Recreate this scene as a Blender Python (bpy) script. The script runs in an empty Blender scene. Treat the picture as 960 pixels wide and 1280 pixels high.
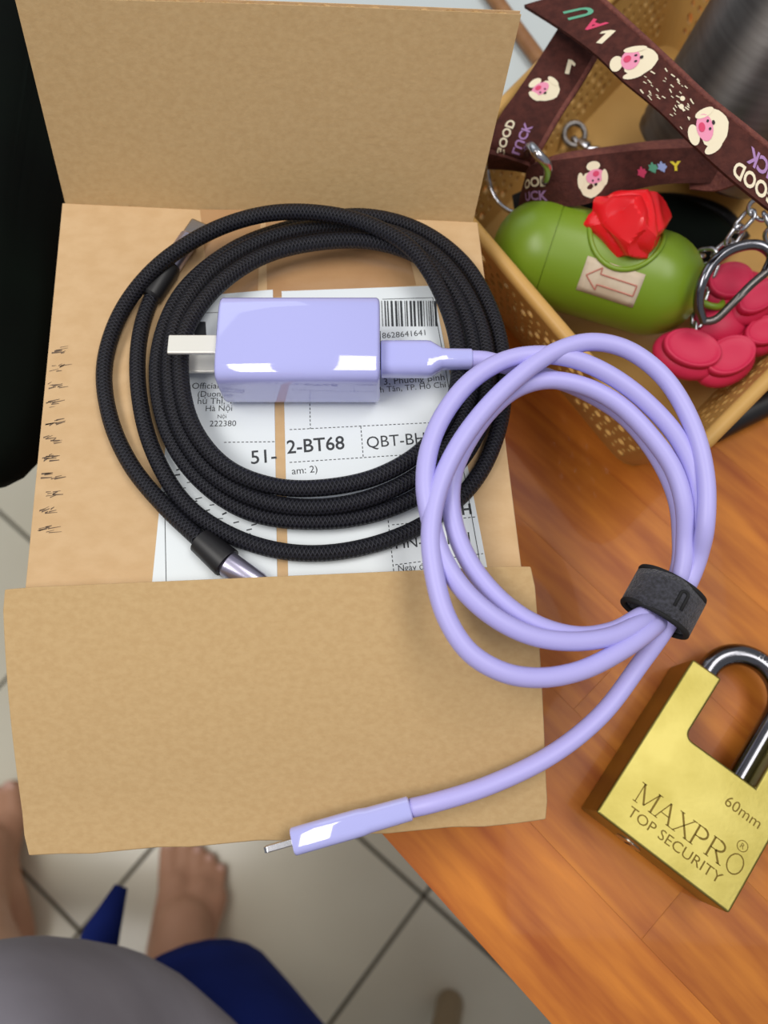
import bpy, bmesh, math, random
from mathutils import Vector, Matrix
random.seed(7)
scn = bpy.context.scene
COL = scn.collection
V = Vector

# ------------------------------------------------------------------ camera, light, exposure
# Lengths in the builders are millimetres measured from the table top under the camera; TZ is the table height.
TZ = 0.74
H = 335.0                      # camera height over the table, mm
F = 962.0                      # focal length in pixels of the 960x1280 frame
TH = math.radians(18.0)        # tilt away from straight down
cam = bpy.data.cameras.new('camera')
cam.sensor_fit = 'VERTICAL'
cam.sensor_height = 24.0
cam.lens = F / 1280.0 * 24.0
cam.clip_start = 0.01
cam.clip_end = 50
cam.dof.use_dof = True
cam.dof.focus_distance = 0.262
cam.dof.aperture_fstop = 5.5
camo = bpy.data.objects.new('camera', cam)
COL.objects.link(camo)
camo.location = (0, 0, TZ + H / 1000)
camo.rotation_euler = (TH, 0, 0)
scn.camera = camo

world = bpy.data.worlds.new('room_light')
scn.world = world
world.use_nodes = True
wn = world.node_tree
bg = wn.nodes['Background']
bg.inputs['Color'].default_value = (0.93, 0.96, 1.0, 1)
bg.inputs['Strength'].default_value = 0.29

def area(name, loc, rot, sx, sy, power, col):
    l = bpy.data.lights.new(name, 'AREA')
    l.shape = 'RECTANGLE'
    l.size, l.size_y = sx, sy
    l.energy = power
    l.color = col
    o = bpy.data.objects.new(name, l)
    COL.objects.link(o)
    o.location = loc
    o.rotation_euler = rot
    return o
area('ceiling_tube_light', (0.60, 0.25, 2.45), (0, math.radians(12), 0), 0.6, 1.3, 15, (1.0, 0.97, 0.92))
area('ceiling_tube_light', (-0.85, -0.15, 2.45), (math.radians(5), math.radians(-16), 0), 0.6, 1.3, 20, (1.0, 0.97, 0.92))
area('window_light', (-0.9, 1.9, 1.9), (math.radians(-58), 0, math.radians(28)), 1.4, 1.2, 5, (0.86, 0.93, 1.0))

vs = scn.view_settings
vs.view_transform = 'Standard'
vs.look = 'None'
vs.exposure = 0.08
vs.gamma = 1.0
vs.use_curve_mapping = False

# ------------------------------------------------------------------ helpers
def P(u, v, z):
    """point of the horizontal plane z (mm over the table) seen at photo pixel u,v"""
    x = (u - 480) / F
    y = -(v - 640) / F
    d = V((x, y * math.cos(TH) + math.sin(TH), y * math.sin(TH) - math.cos(TH)))
    return d * ((z - H) / d.z) + V((0, 0, H))

def lin(c):
    c = c / 255.0
    return c / 12.92 if c <= 0.04045 else ((c + 0.055) / 1.055) ** 2.4
def rgb(r, g, b):
    return (lin(r), lin(g), lin(b), 1)

def mat(name, c, rough=0.5, metal=0.0, c2=None, scale=200.0, stretch=(1, 1, 1), bump=0.0, bscale=None, coat=0.0, spec=0.5, rand=None, detail=4.0, lo=0.35, hi=0.65, rot=0.0, sheen=0.0):
    m = bpy.data.materials.new(name)
    m.use_nodes = True
    nt = m.node_tree
    b = nt.nodes['Principled BSDF']
    b.inputs['Base Color'].default_value = c
    b.inputs['Roughness'].default_value = rough
    b.inputs['Metallic'].default_value = metal
    b.inputs['Coat Weight'].default_value = coat
    b.inputs['Specular IOR Level'].default_value = spec
    b.inputs['Sheen Weight'].default_value = sheen
    L = nt.links.new
    if c2 is not None or bump:
        tc = nt.nodes.new('ShaderNodeTexCoord')
        mp = nt.nodes.new('ShaderNodeMapping')
        mp.inputs['Scale'].default_value = stretch
        mp.inputs['Rotation'].default_value = (0, 0, rot)
        L(tc.outputs['Object'], mp.inputs['Vector'])
        if rand:
            oi = nt.nodes.new('ShaderNodeObjectInfo')
            ad = nt.nodes.new('ShaderNodeVectorMath')
            ad.operation = 'ADD'
            sc = nt.nodes.new('ShaderNodeVectorMath')
            sc.operation = 'SCALE'
            sc.inputs['Scale'].default_value = 3.0
            cx = nt.nodes.new('ShaderNodeCombineXYZ')
            L(oi.outputs['Random'], cx.inputs[0]); L(oi.outputs['Random'], cx.inputs[1])
            L(cx.outputs[0], sc.inputs[0])
            L(mp.outputs[0], ad.inputs[0]); L(sc.outputs[0], ad.inputs[1])
            src = ad.outputs[0]
        else:
            src = mp.outputs[0]
        n = nt.nodes.new('ShaderNodeTexNoise')
        n.inputs['Scale'].default_value = scale
        n.inputs['Detail'].default_value = detail
        L(src, n.inputs['Vector'])
        if c2 is not None:
            r = nt.nodes.new('ShaderNodeValToRGB')
            r.color_ramp.elements[0].position = lo
            r.color_ramp.elements[1].position = hi
            r.color_ramp.elements[0].color = c
            r.color_ramp.elements[1].color = c2
            L(n.outputs['Fac'], r.inputs['Fac'])
            out = r.outputs['Color']
            if rand:
                hs = nt.nodes.new('ShaderNodeHueSaturation')
                mr = nt.nodes.new('ShaderNodeMapRange')
                mr.inputs['To Min'].default_value = 1 - rand
                mr.inputs['To Max'].default_value = 1 + rand
                L(oi.outputs['Random'], mr.inputs['Value'])
                L(mr.outputs[0], hs.inputs['Value'])
                L(out, hs.inputs['Color'])
                out = hs.outputs['Color']
            L(out, b.inputs['Base Color'])
        if bump:
            if bscale:
                n2 = nt.nodes.new('ShaderNodeTexNoise')
                n2.inputs['Scale'].default_value = bscale
                n2.inputs['Detail'].default_value = 5
                L(src, n2.inputs['Vector'])
            else:
                n2 = n
            bp = nt.nodes.new('ShaderNodeBump')
            bp.inputs['Strength'].default_value = bump
            bp.inputs['Distance'].default_value = 0.001
            L(n2.outputs['Fac'], bp.inputs['Height'])
            L(bp.outputs[0], b.inputs['Normal'])
    return m

def braid_mat(name, c, c2, fu, fv, strength, rough):
    """woven relief on tube UVs (u = length in mm, v = turn)"""
    m = mat(name, c, rough)
    nt = m.node_tree
    L = nt.links.new
    b = nt.nodes['Principled BSDF']
    uv = nt.nodes.new('ShaderNodeUVMap')
    sp = nt.nodes.new('ShaderNodeSeparateXYZ')
    L(uv.outputs[0], sp.inputs[0])
    def wave(a, bb):
        m1 = nt.nodes.new('ShaderNodeMath'); m1.operation = 'MULTIPLY'; m1.inputs[1].default_value = a
        m2 = nt.nodes.new('ShaderNodeMath'); m2.operation = 'MULTIPLY_ADD'; m2.inputs[1].default_value = bb
        s = nt.nodes.new('ShaderNodeMath'); s.operation = 'SINE'
        L(sp.outputs[0], m1.inputs[0]); L(sp.outputs[1], m2.inputs[0]); L(m1.outputs[0], m2.inputs[2]); L(m2.outputs[0], s.inputs[0])
        return s.outputs[0]
    mx = nt.nodes.new('ShaderNodeMath'); mx.operation = 'MAXIMUM'
    L(wave(fu, fv), mx.inputs[0]); L(wave(fu, -fv), mx.inputs[1])
    bp = nt.nodes.new('ShaderNodeBump')
    bp.inputs['Strength'].default_value = strength
    bp.inputs['Distance'].default_value = 0.0006
    L(mx.outputs[0], bp.inputs['Height']); L(bp.outputs[0], b.inputs['Normal'])
    mr = nt.nodes.new('ShaderNodeMapRange')
    mr.inputs['From Min'].default_value = -0.6
    mr.inputs['From Max'].default_value = 1
    mc = nt.nodes.new('ShaderNodeMix'); mc.data_type = 'RGBA'
    mc.inputs['A'].default_value = c; mc.inputs['B'].default_value = c2
    L(mx.outputs[0], mr.inputs['Value']); L(mr.outputs[0], mc.inputs['Factor']); L(mc.outputs['Result'], b.inputs['Base Color'])
    return m

def m2w(p):
    return V((p[0] / 1000, p[1] / 1000, TZ + p[2] / 1000))

def tag(o, label=None, cat=None, group=None, kind=None):
    if label: o['label'] = label
    if cat: o['category'] = cat
    if group: o['group'] = group
    if kind: o['kind'] = kind
    return o

def empty(name, loc_mm, label=None, cat=None, group=None):
    o = bpy.data.objects.new(name, None)
    o.empty_display_size = 0.01
    COL.objects.link(o)
    o.location = m2w(loc_mm)
    return tag(o, label, cat, group)

def wloc(o):
    r = V((0, 0, 0))
    while o:
        r += o.location
        o = o.parent
    return r

def frame(n, xdir=None):
    n = V(n).normalized()
    x = V(xdir) if xdir is not None else (V((1, 0, 0)) if abs(n.x) < 0.9 else V((0, 1, 0)))
    x = (x - n * x.dot(n)).normalized()
    return x, n.cross(x), n

def smooth_path(pts, step=2.0, closed=False):
    """Catmull-Rom through points (3-vectors, mm)"""
    pts = [V(p) for p in pts]
    n = len(pts)
    out = []
    rng = n if closed else n - 1
    for i in range(rng):
        if closed:
            a, b, c, d = pts[i - 1], pts[i], pts[(i + 1) % n], pts[(i + 2) % n]
        else:
            b, c = pts[i], pts[i + 1]
            a = pts[i - 1] if i > 0 else b * 2 - c
            d = pts[i + 2] if i + 2 < n else c * 2 - b
        k = max(2, int((c - b).length / step))
        t0, t1 = 0.0, (b - a).length ** 0.5
        t2 = t1 + (c - b).length ** 0.5
        t3 = t2 + (d - c).length ** 0.5
        if min(t1, t2 - t1, t3 - t2) < 1e-6:
            for j in range(k):
                out.append(b.lerp(c, j / k))
            continue
        for j in range(k):
            t = t1 + (t2 - t1) * j / k
            A1 = a * ((t1 - t) / (t1 - t0)) + b * ((t - t0) / (t1 - t0))
            A2 = b * ((t2 - t) / (t2 - t1)) + c * ((t - t1) / (t2 - t1))
            A3 = c * ((t3 - t) / (t3 - t2)) + d * ((t - t2) / (t3 - t2))
            B1 = A1 * ((t2 - t) / (t2 - t0)) + A2 * ((t - t0) / (t2 - t0))
            B2 = A2 * ((t3 - t) / (t3 - t1)) + A3 * ((t - t1) / (t3 - t1))
            out.append(B1 * ((t2 - t) / (t2 - t1)) + B2 * ((t - t1) / (t2 - t1)))
    if not closed:
        out.append(pts[-1])
    return out

class MB:
    """collects geometry in mm (table coordinates); build() links it as one mesh object"""
    def __init__(self):
        self.v = []
        self.f = []
        self.uv = {}
    def quad_grid(self, rows, closed_u=False, closed_v=False, flip=False):
        """rows: list of lists of points"""
        base = len(self.v)
        n, m = len(rows), len(rows[0])
        for r in rows:
            self.v.extend(V(p) for p in r)
        for i in range(n if closed_u else n - 1):
            for j in range(m if closed_v else m - 1):
                a = base + i * m + j
                b = base + i * m + (j + 1) % m
                c = base + ((i + 1) % n) * m + (j + 1) % m
                d = base + ((i + 1) % n) * m + j
                self.f.append((a, b, c, d) if not flip else (d, c, b, a))
        return base
    def face(self, pts):
        b = len(self.v)
        self.v.extend(V(p) for p in pts)
        self.f.append(tuple(range(b, b + len(pts))))
    def box(self, c, s, ax=None):
        c = V(c)
        X, Y, Z = ax if ax else (V((1, 0, 0)), V((0, 1, 0)), V((0, 0, 1)))
        b = len(self.v)
        for dz in (-.5, .5):
            for dx, dy in ((-.5, -.5), (.5, -.5), (.5, .5), (-.5, .5)):
                self.v.append(c + X * (dx * s[0]) + Y * (dy * s[1]) + Z * (dz * s[2]))
        for q in ((3, 2, 1, 0), (4, 5, 6, 7), (0, 1, 5, 4), (1, 2, 6, 5), (2, 3, 7, 6), (3, 0, 4, 7)):
            self.f.append(tuple(b + i for i in q))
    def hexa(self, p):
        """8 corners: bottom loop of 4, top loop of 4"""
        b = len(self.v)
        self.v.extend(V(q) for q in p)
        for q in ((3, 2, 1, 0), (4, 5, 6, 7), (0, 1, 5, 4), (1, 2, 6, 5), (2, 3, 7, 6), (3, 0, 4, 7)):
            self.f.append(tuple(b + i for i in q))
    def prism(self, poly, z0, z1, o=(0, 0, 0), ax=None):
        X, Y, Z = ax if ax else (V((1, 0, 0)), V((0, 1, 0)), V((0, 0, 1)))
        o = V(o)
        n = len(poly)
        b = len(self.v)
        for z in (z0, z1):
            for x, y in poly:
                self.v.append(o + X * x + Y * y + Z * z)
        self.f.append(tuple(b + i for i in reversed(range(n))))
        self.f.append(tuple(b + n + i for i in range(n)))
        for i in range(n):
            j = (i + 1) % n
            self.f.append((b + i, b + j, b + n + j, b + n + i))
    def tube(self, path, r, seg=12, closed=False, cap=True, flat=None):
        """r number or list; flat=(normal, ratio) squashes; stores uv (length, turn)"""
        path = [V(p) for p in path]
        n = len(path)
        rr = r if isinstance(r, (list, tuple)) else [r] * n
        tang = []
        for i in range(n):
            a = path[i - 1] if (i > 0 or closed) else path[i]
            b = path[(i + 1) % n] if (i < n - 1 or closed) else path[i]
            tang.append((b - a).normalized())
        X, Y, _ = frame(tang[0], (0, 0, 1) if abs(tang[0].z) < 0.9 else (1, 0, 0))
        rows = []
        ln = 0.0
        lens = []
        for i in range(n):
            if i:
                ln += (path[i] - path[i - 1]).length
                t = tang[i]
                X = (X - t * X.dot(t)).normalized()
                Y = t.cross(X)
            lens.append(ln)
            rows.append([path[i] + (X * math.cos(a) + Y * math.sin(a)) * rr[i] for a in [2 * math.pi * k / seg for k in range(seg)]])
        f0 = len(self.f)
        base = self.quad_grid(rows, closed_u=closed, closed_v=True)
        fi = f0
        for i in range(n if closed else n - 1):
            for j in range(seg):
                l0 = lens[i]
                l1 = lens[i + 1] if i + 1 < n else lens[i] + (path[0] - path[i]).length
                self.uv[fi] = ((l0, j / seg), (l0, (j + 1) / seg), (l1, (j + 1) / seg), (l1, j / seg))
                fi += 1
        if cap and not closed:
            self.f.append(tuple(base + k for k in reversed(range(seg))))
            self.f.append(tuple(base + (n - 1) * seg + k for k in range(seg)))
    def lathe(self, prof, o, axis, xdir=None, seg=32, sx=1.0, sy=1.0):
        """prof: (r, h) along axis"""
        X, Y, Z = frame(axis, xdir)
        o = V(o)
        rows = [[o + Z * h + (X * (sx * math.cos(a)) + Y * (sy * math.sin(a))) * r for a in [2 * math.pi * k / seg for k in range(seg)]] for r, h in prof]
        b = self.quad_grid(rows, closed_v=True)
        if prof[0][0] > 1e-4:
            self.f.append(tuple(b + k for k in reversed(range(seg))))
        if prof[-1][0] > 1e-4:
            self.f.append(tuple(b + (len(prof) - 1) * seg + k for k in range(seg)))
    def ellipsoid(self, c, r, ax=None, nu=16, nv=24):
        X, Y, Z = ax if ax else (V((1, 0, 0)), V((0, 1, 0)), V((0, 0, 1)))
        c = V(c)
        rows = []
        for i in range(nu + 1):
            ph = math.pi * (i / nu) - math.pi / 2
            ph = max(-math.pi / 2 + 1e-3, min(math.pi / 2 - 1e-3, ph))
            rows.append([c + X * (r[0] * math.cos(ph) * math.cos(a)) + Y * (r[1] * math.cos(ph) * math.sin(a)) + Z * (r[2] * math.sin(ph)) for a in [2 * math.pi * k / nv for k in range(nv)]])
        b = self.quad_grid(rows, closed_v=True)
        self.f.append(tuple(b + k for k in reversed(range(nv))))
        self.f.append(tuple(b + nu * nv + k for k in range(nv)))
    def capsule(self, a, b, ra, rb, seg=16):
        """tapered limb with round ends"""
        a, b = V(a), V(b)
        d = b - a
        ln = d.length
        prof = [(ra * math.cos(t), -ra * math.sin(t)) for t in [math.pi / 2 * (1 - i / 6) for i in range(7)]]
        prof += [(rb * math.cos(t), ln + rb * math.sin(t)) for t in [math.pi / 2 * i / 6 for i in range(7)]]
        prof = [(max(r, 1e-3), h) for r, h in prof]
        self.lathe(prof, a, d, seg=seg)
    def loft(self, rings, cap=True):
        b = self.quad_grid(rings, closed_v=True)
        m = len(rings[0])
        if cap:
            self.f.append(tuple(b + k for k in reversed(range(m))))
            self.f.append(tuple(b + (len(rings) - 1) * m + k for k in range(m)))
    def raw(self, verts, faces):
        b = len(self.v)
        self.v.extend(V(p) for p in verts)
        self.f.extend(tuple(b + i for i in q) for q in faces)
    def build(self, name, m, parent=None, smooth=False, bevel=0.0, bseg=2, origin=None, label=None, cat=None, group=None, kind=None, subsurf=0, solid=0.0, fixn=True, angle=35):
        if parent is not None:
            org = wloc(parent)
        else:
            if origin is None:
                xs = [p.x for p in self.v]; ys = [p.y for p in self.v]; zs = [p.z for p in self.v]
                origin = ((min(xs) + max(xs)) / 2, (min(ys) + max(ys)) / 2, min(zs))
            org = m2w(origin)
        me = bpy.data.meshes.new(name)
        me.from_pydata([m2w(p) - org for p in self.v], [], self.f)
        if self.uv:
            ul = me.uv_layers.new(name='UVMap')
            for fi, q in self.uv.items():
                for li, c in zip(me.polygons[fi].loop_indices, q):
                    ul.data[li].uv = c
        if fixn:
            bm = bmesh.new()
            bm.from_mesh(me)
            bmesh.ops.recalc_face_normals(bm, faces=bm.faces)
            bm.to_mesh(me)
            bm.free()
        o = bpy.data.objects.new(name, me)
        COL.objects.link(o)
        o.parent = parent
        if parent is None:
            o.location = org
        if m is not None:
            me.materials.append(m)
        if smooth:
            me.polygons.foreach_set('use_smooth', [True] * len(me.polygons))
            if smooth == 'auto':
                me.set_sharp_from_angle(angle=math.radians(angle))
        if solid:
            s = o.modifiers.new('thickness', 'SOLIDIFY')
            s.thickness = solid / 1000
            s.offset = 0
        if bevel:
            b = o.modifiers.new('bevel', 'BEVEL')
            b.width = bevel / 1000
            b.segments = bseg
            b.limit_method = 'ANGLE'
            b.angle_limit = math.radians(30)
            me.polygons.foreach_set('use_smooth', [True] * len(me.polygons))
            b.harden_normals = True
        if subsurf:
            s = o.modifiers.new('subdivision', 'SUBSURF')
            s.levels = s.render_levels = subsurf
        return tag(o, label, cat, group, kind)

_tx = {}
def text_mesh(s, bold=0.0):
    """flat glyph outlines: verts (x, y) with cap height about 0.7, faces, width"""
    k = (s, bold)
    if k in _tx:
        return _tx[k]
    cu = bpy.data.curves.new('lettering', 'FONT')
    cu.body = s
    cu.size = 1.0
    cu.offset = bold
    cu.resolution_u = 3
    ob = bpy.data.objects.new('lettering', cu)
    COL.objects.link(ob)
    bpy.context.view_layer.update()
    me = bpy.data.meshes.new_from_object(ob.evaluated_get(bpy.context.evaluated_depsgraph_get()))
    vv = [(p.co.x, p.co.y) for p in me.vertices]
    ff = [tuple(q.vertices) for q in me.polygons]
    bpy.data.objects.remove(ob)
    bpy.data.curves.remove(cu)
    bpy.data.meshes.remove(me)
    x0 = min(p[0] for p in vv); x1 = max(p[0] for p in vv)
    _tx[k] = ([(p[0] - x0, p[1]) for p in vv], ff, x1 - x0)
    return _tx[k]

def put_text(mb, s, fn, bold=0.0):
    """fn(x 0..1 along the line, y in units of line width) -> point"""
    vv, ff, w = text_mesh(s, bold)
    mb.raw([fn(x / w, y / w) for x, y in vv], ff)

def text_line(mb, s, p0, p1, h=0.06, bold=0.0, n=(0, 0, 1), ys=1.0):
    p0, p1, n = V(p0), V(p1), V(n)
    d = p1 - p0
    up = n.cross(d)
    put_text(mb, s, lambda x, y: p0 + d * x + up * (y * ys) + n * h, bold)

# ------------------------------------------------------------------ materials
M = {}
M['card_out'] = mat('cardboard_outer', rgb(200, 168, 128), 0.85, c2=rgb(194, 161, 120), scale=120, stretch=(1, 1.6, 1), bump=0.10, bscale=900, spec=0.2)
M['card_in'] = mat('cardboard_inner', rgb(190, 160, 116), 0.85, c2=rgb(184, 153, 109), scale=420, stretch=(1, 1.3, 1), bump=0.14, bscale=500, spec=0.2)
M['card_edge'] = mat('cardboard_edge', rgb(196, 162, 116), 0.9, c2=rgb(160, 124, 82), scale=500, spec=0.1)
M['tape'] = mat('brown_packing_tape', rgb(178, 140, 100), 0.22, c2=rgb(168, 128, 90), scale=40, bump=0.6, bscale=110, coat=0.6)
M['label'] = mat('label_paper', rgb(218, 224, 228), 0.55, spec=0.3)
M['ink'] = mat('label_ink', rgb(40, 43, 48), 0.6)
M['smudge'] = mat('smudge_ink', rgb(96, 78, 62), 0.8)
M['black'] = braid_mat('black_braid', rgb(9, 9, 14), rgb(27, 27, 37), 4.4, 37.7, 0.7, 0.5)
M['rubber_black'] = mat('black_rubber', rgb(20, 19, 22), 0.45)
M['alu'] = mat('lavender_grey_aluminium', rgb(178, 174, 196), 0.3, 0.9)
M['purple'] = mat('lavender_silicone', rgb(176, 170, 230), 0.42, spec=0.45)
M['purple_gloss'] = mat('lavender_gloss_plastic', rgb(176, 178, 236), 0.07, spec=0.6, coat=0.9)
M['prong'] = mat('nickel_prong', rgb(232, 230, 222), 0.35, 0.35)
M['velcro'] = mat('black_hook_and_loop', rgb(54, 54, 64), 0.75, c2=rgb(24, 24, 30), scale=900, bump=0.8, bscale=1200, sheen=0.2)
M['velcro_and_shade'] = mat('black_edge_and_shade', rgb(8, 8, 10), 0.8)  # strap edges, and the painted shade of the harness's folded end
M['brass'] = mat('brushed_brass', rgb(170, 158, 92), 0.44, 1.0, c2=rgb(154, 142, 76), scale=45, bump=0.05, bscale=600)
M['brass_cut'] = mat('engraved_brass', rgb(104, 86, 34), 0.5, 0.8)
M['chrome'] = mat('dark_chrome', rgb(120, 120, 126), 0.16, 1.0)
M['steel'] = mat('bright_steel', rgb(190, 190, 195), 0.22, 1.0)
M['cup'] = mat('brushed_dark_steel', rgb(120, 116, 114), 0.38, 1.0, c2=rgb(108, 104, 102), scale=40, stretch=(1, 1, 12), bump=0.02, bscale=300)
M['basket'] = mat('tan_plastic', rgb(198, 156, 90), 0.42, c2=rgb(188, 146, 80), scale=30, spec=0.4)
M['green'] = mat('olive_green_plastic', rgb(114, 142, 32), 0.36, spec=0.5)
M['sticker'] = mat('worn_beige_sticker', rgb(206, 190, 168), 0.7, c2=rgb(190, 170, 146), scale=120)
M['red_line'] = mat('faded_red_ink', rgb(180, 110, 96), 0.7)
M['red_bag'] = mat('red_plastic_film', rgb(226, 26, 34), 0.22, spec=0.6)
M['pink'] = mat('raspberry_rubber', rgb(198, 38, 76), 0.5, spec=0.4)
M['strap'] = mat('brown_webbing', rgb(82, 44, 38), 0.8, spec=0.15, c2=rgb(66, 35, 31), scale=300, stretch=(1, 1, 1), bump=0.5, bscale=900)
M['strap_edge'] = mat('red_brown_webbing', rgb(116, 62, 50), 0.8, c2=rgb(96, 46, 40), scale=500, bump=0.6, bscale=900)
M['cream'] = mat('cream_print', rgb(226, 214, 186), 0.7)
M['pinkp'] = mat('pink_print', rgb(224, 140, 170), 0.7)
M['lilac'] = mat('lilac_print', rgb(160, 120, 170), 0.7)
M['magenta'] = mat('magenta_print', rgb(206, 60, 100), 0.7)
M['greenp'] = mat('green_print', rgb(90, 160, 130), 0.7)
M['yellowp'] = mat('yellow_print', rgb(222, 200, 50), 0.7)
M['bluep'] = mat('blue_print', rgb(150, 165, 215), 0.7)
M['inkp'] = mat('dark_print', rgb(30, 20, 22), 0.7)
M['wood'] = mat('orange_lacquered_wood', rgb(196, 120, 42), 0.42, c2=rgb(150, 76, 26), scale=9, stretch=(2.0, 15, 4), coat=0.05, spec=0.2, rand=0.13, lo=0.28, hi=0.72, bump=0.03, bscale=60)
M['wood_dark'] = mat('dark_table_frame', rgb(46, 30, 20), 0.5)
M['tile'] = mat('cream_floor_tile', rgb(222, 216, 196), 0.22, c2=rgb(214, 207, 186), scale=5, spec=0.45)
M['grout'] = mat('grey_grout', rgb(84, 78, 66), 0.9)
M['bag'] = mat('dark_green_black_fabric', rgb(6, 14, 9), 0.9, c2=rgb(4, 6, 5), scale=14, spec=0.1)
M['bagprint'] = mat('pale_bag_print', rgb(90, 94, 94), 0.9)
M['grey_board'] = mat('pale_blue_grey_board', rgb(186, 194, 196), 0.4)
M['stick'] = mat('brown_wood_stick', rgb(150, 108, 66), 0.5, c2=rgb(128, 86, 50), scale=60)
M['skin'] = mat('skin', rgb(200, 152, 122), 0.55, c2=rgb(178, 130, 102), scale=9, spec=0.35)
M['shirt'] = mat('grey_jersey', rgb(168, 164, 176), 0.9, c2=rgb(148, 144, 154), scale=10, bump=0.2, bscale=25, spec=0.1)
M['navy'] = mat('navy_cloth', rgb(28, 44, 116), 0.9, c2=rgb(22, 34, 94), scale=14, spec=0.1, bump=0.2, bscale=30)
M['hair'] = mat('black_hair', rgb(20, 17, 16), 0.6)
M['nail'] = mat('toe_nail', rgb(206, 160, 140), 0.4)
M['stool'] = mat('tan_stool_plastic', rgb(150, 128, 96), 0.5)

_nt = M['cup'].node_tree
_b = _nt.nodes['Principled BSDF']
_b.inputs['Anisotropic'].default_value = 0.85
_b.inputs['Anisotropic Rotation'].default_value = 0.25
_tg = _nt.nodes.new('ShaderNodeTangent'); _tg.direction_type = 'RADIAL'; _tg.axis = 'Z'
_nt.links.new(_tg.outputs[0], _b.inputs['Tangent'])

# ------------------------------------------------------------------ floor of tiles
FZ = -TZ * 1000
fl = empty('floor', (0, 0, FZ))
fl['kind'] = 'structure'
mb = MB(); mb.box((0, 0, FZ - 12), (5000, 5000, 16))
mb.build('grout', M['grout'], fl)
t1 = V((0.77, -0.638, 0)); t2 = V((-0.638, -0.77, 0)); T0 = V((50.6, -161, 0))
TS = 305.0
tm = None
for i in range(-5, 5):
    for j in range(-6, 4):
        c = T0 + t1 * ((i + .5) * TS) + t2 * ((j + .5) * TS) + V((0, 0, FZ))
        if tm is None:
            mb = MB(); mb.box(c + V((0, 0, -3)), (TS - 5, TS - 5, 6), (t1, -t2, V((0, 0, 1))))
            tm = mb.build('floor_tile', M['tile'], fl, bevel=0.6)
            tm0 = tm; tc0 = c.copy()
        else:
            o = tm0.copy(); COL.objects.link(o); o.parent = fl
            o.location = V(((c - tc0).x / 1000, (c - tc0).y / 1000, 0))

# ------------------------------------------------------------------ table of finger-jointed staves
e1 = V((0.694, -0.72, 0)); e2 = V((0.72, 0.694, 0)); E0 = V((0, -28.3, 0)); UZ = V((0, 0, 1))
tb = empty('wooden_table', E0 + e2 * 330 + V((0, 0, FZ)), 'orange lacquered wooden table made of glued staves under the box and basket', 'table')
SW = 46.0
def stave(row, a, b):
    mb = MB()
    c = E0 + e1 * ((a + b) / 2) + e2 * ((row + .5) * SW) + V((0, 0, -11))
    L_ = b - a - 0.04
    s = (L_, SW - 0.04, 22)
    # local mesh so that the grain follows the stave
    me_c = V((0, 0, 0))
    mb.box(me_c, s)
    o = mb.build('stave', M['wood'], None, bevel=0.06, bseg=1, origin=(0, 0, 0))
    o.data.transform(Matrix.Translation(-V((0, 0, 0))))
    o.parent = tb
    o.location = m2w(c) - wloc(tb)
    o.rotation_euler = (0, 0, math.atan2(e1.y, e1.x))
    return o
for row in range(15):
    cuts = {0: [-620, -330, -60, 205, 480, 720], 1: [-620, -420, -150, 96, 330, 720], 2: [-620, -300, 20, 300, 720]}.get(row)
    if cuts is None:
        x = -620; cuts = [x]
        while x < 620:
            x += random.choice((200, 240, 280, 320)); cuts.append(min(x, 720))
        cuts[-1] = 720
    for a, b in zip(cuts, cuts[1:]):
        if b - a > 1: stave(row, a, b)
for s, nm in ((0, 'apron'), (1, 'apron')):
    mb = MB(); mb.box(E0 + e1 * 50 + e2 * (30 + s * 630) + V((0, 0, -58)), (1260, 22, 70), (e1, e2, UZ)); mb.build(nm, M['wood_dark'], tb, bevel=1)
for s in (-570, 670):
    mb = MB(); mb.box(E0 + e1 * s + e2 * 345 + V((0, 0, -58)), (22, 600, 70), (e1, e2, UZ)); mb.build('apron', M['wood_dark'], tb, bevel=1)
    for q in (40, 650):
        mb = MB(); mb.box(E0 + e1 * s + e2 * q + V((0, 0, (FZ - 22) / 2)), (50, 50, -FZ - 22), (e1, e2, UZ)); mb.build('leg', M['wood_dark'], tb, bevel=2)

# ------------------------------------------------------------------ cardboard box
BT = 85.0                                        # top of the box
nl, nr, fr_, fl_ = V((-118.5, 48, BT)), V((46.5, 54, BT)), V((36.5, 200, BT)), V((-126.5, 209, BT))
bx = empty('cardboard_box', ((nl + nr + fr_ + fl_) / 4).xy.to_3d(), 'brown cardboard parcel box with open flaps and a torn shipping label', 'box')
def slab(mb, a, b, c, d, t):
    """quad a b c d (top side) given thickness t below"""
    a, b, c, d = map(V, (a, b, c, d))
    n = (b - a).cross(d - a).normalized()
    mb.hexa([a - n * t, b - n * t, c - n * t, d - n * t, a, b, c, d])
CT = 3.5
dn = V((0, 0, -BT + 0.2))
for a, b in ((nl, nr), (nr, fr_), (fr_, fl_), (fl_, nl)):
    mb = MB()
    c0 = (nl + nr + fr_ + fl_) / 4
    n = (b - a).cross(UZ).normalized()
    if n.dot(a - c0) < 0: n = -n
    lo = V((0, 0, -CT - 0.2))
    mb.hexa([a + dn, b + dn, b + dn - n * CT, a + dn - n * CT, a + lo, b + lo, b + lo - n * CT, a + lo - n * CT])
    mb.build('side_panel', M['card_out'], bx, bevel=0.6)
mb = MB(); slab(mb, nl + dn + V((4, 4, CT)), nr + dn + V((-4, 4, CT)), fr_ + dn + V((-4, -4, CT)), fl_ + dn + V((4, -4, CT)), CT)
mb.build('bottom_panel', M['card_out'], bx)
sn, sf = V((-36.0, 51.0, BT)), V((-44.5, 204.4, BT))      # the seam where the two top panels meet
g = V((0.35, 0, 0))
mb = MB(); slab(mb, nl, sn - g, sf - g, fl_, CT); mb.build('top_panel', M['card_out'], bx, bevel=0.5)
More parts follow.
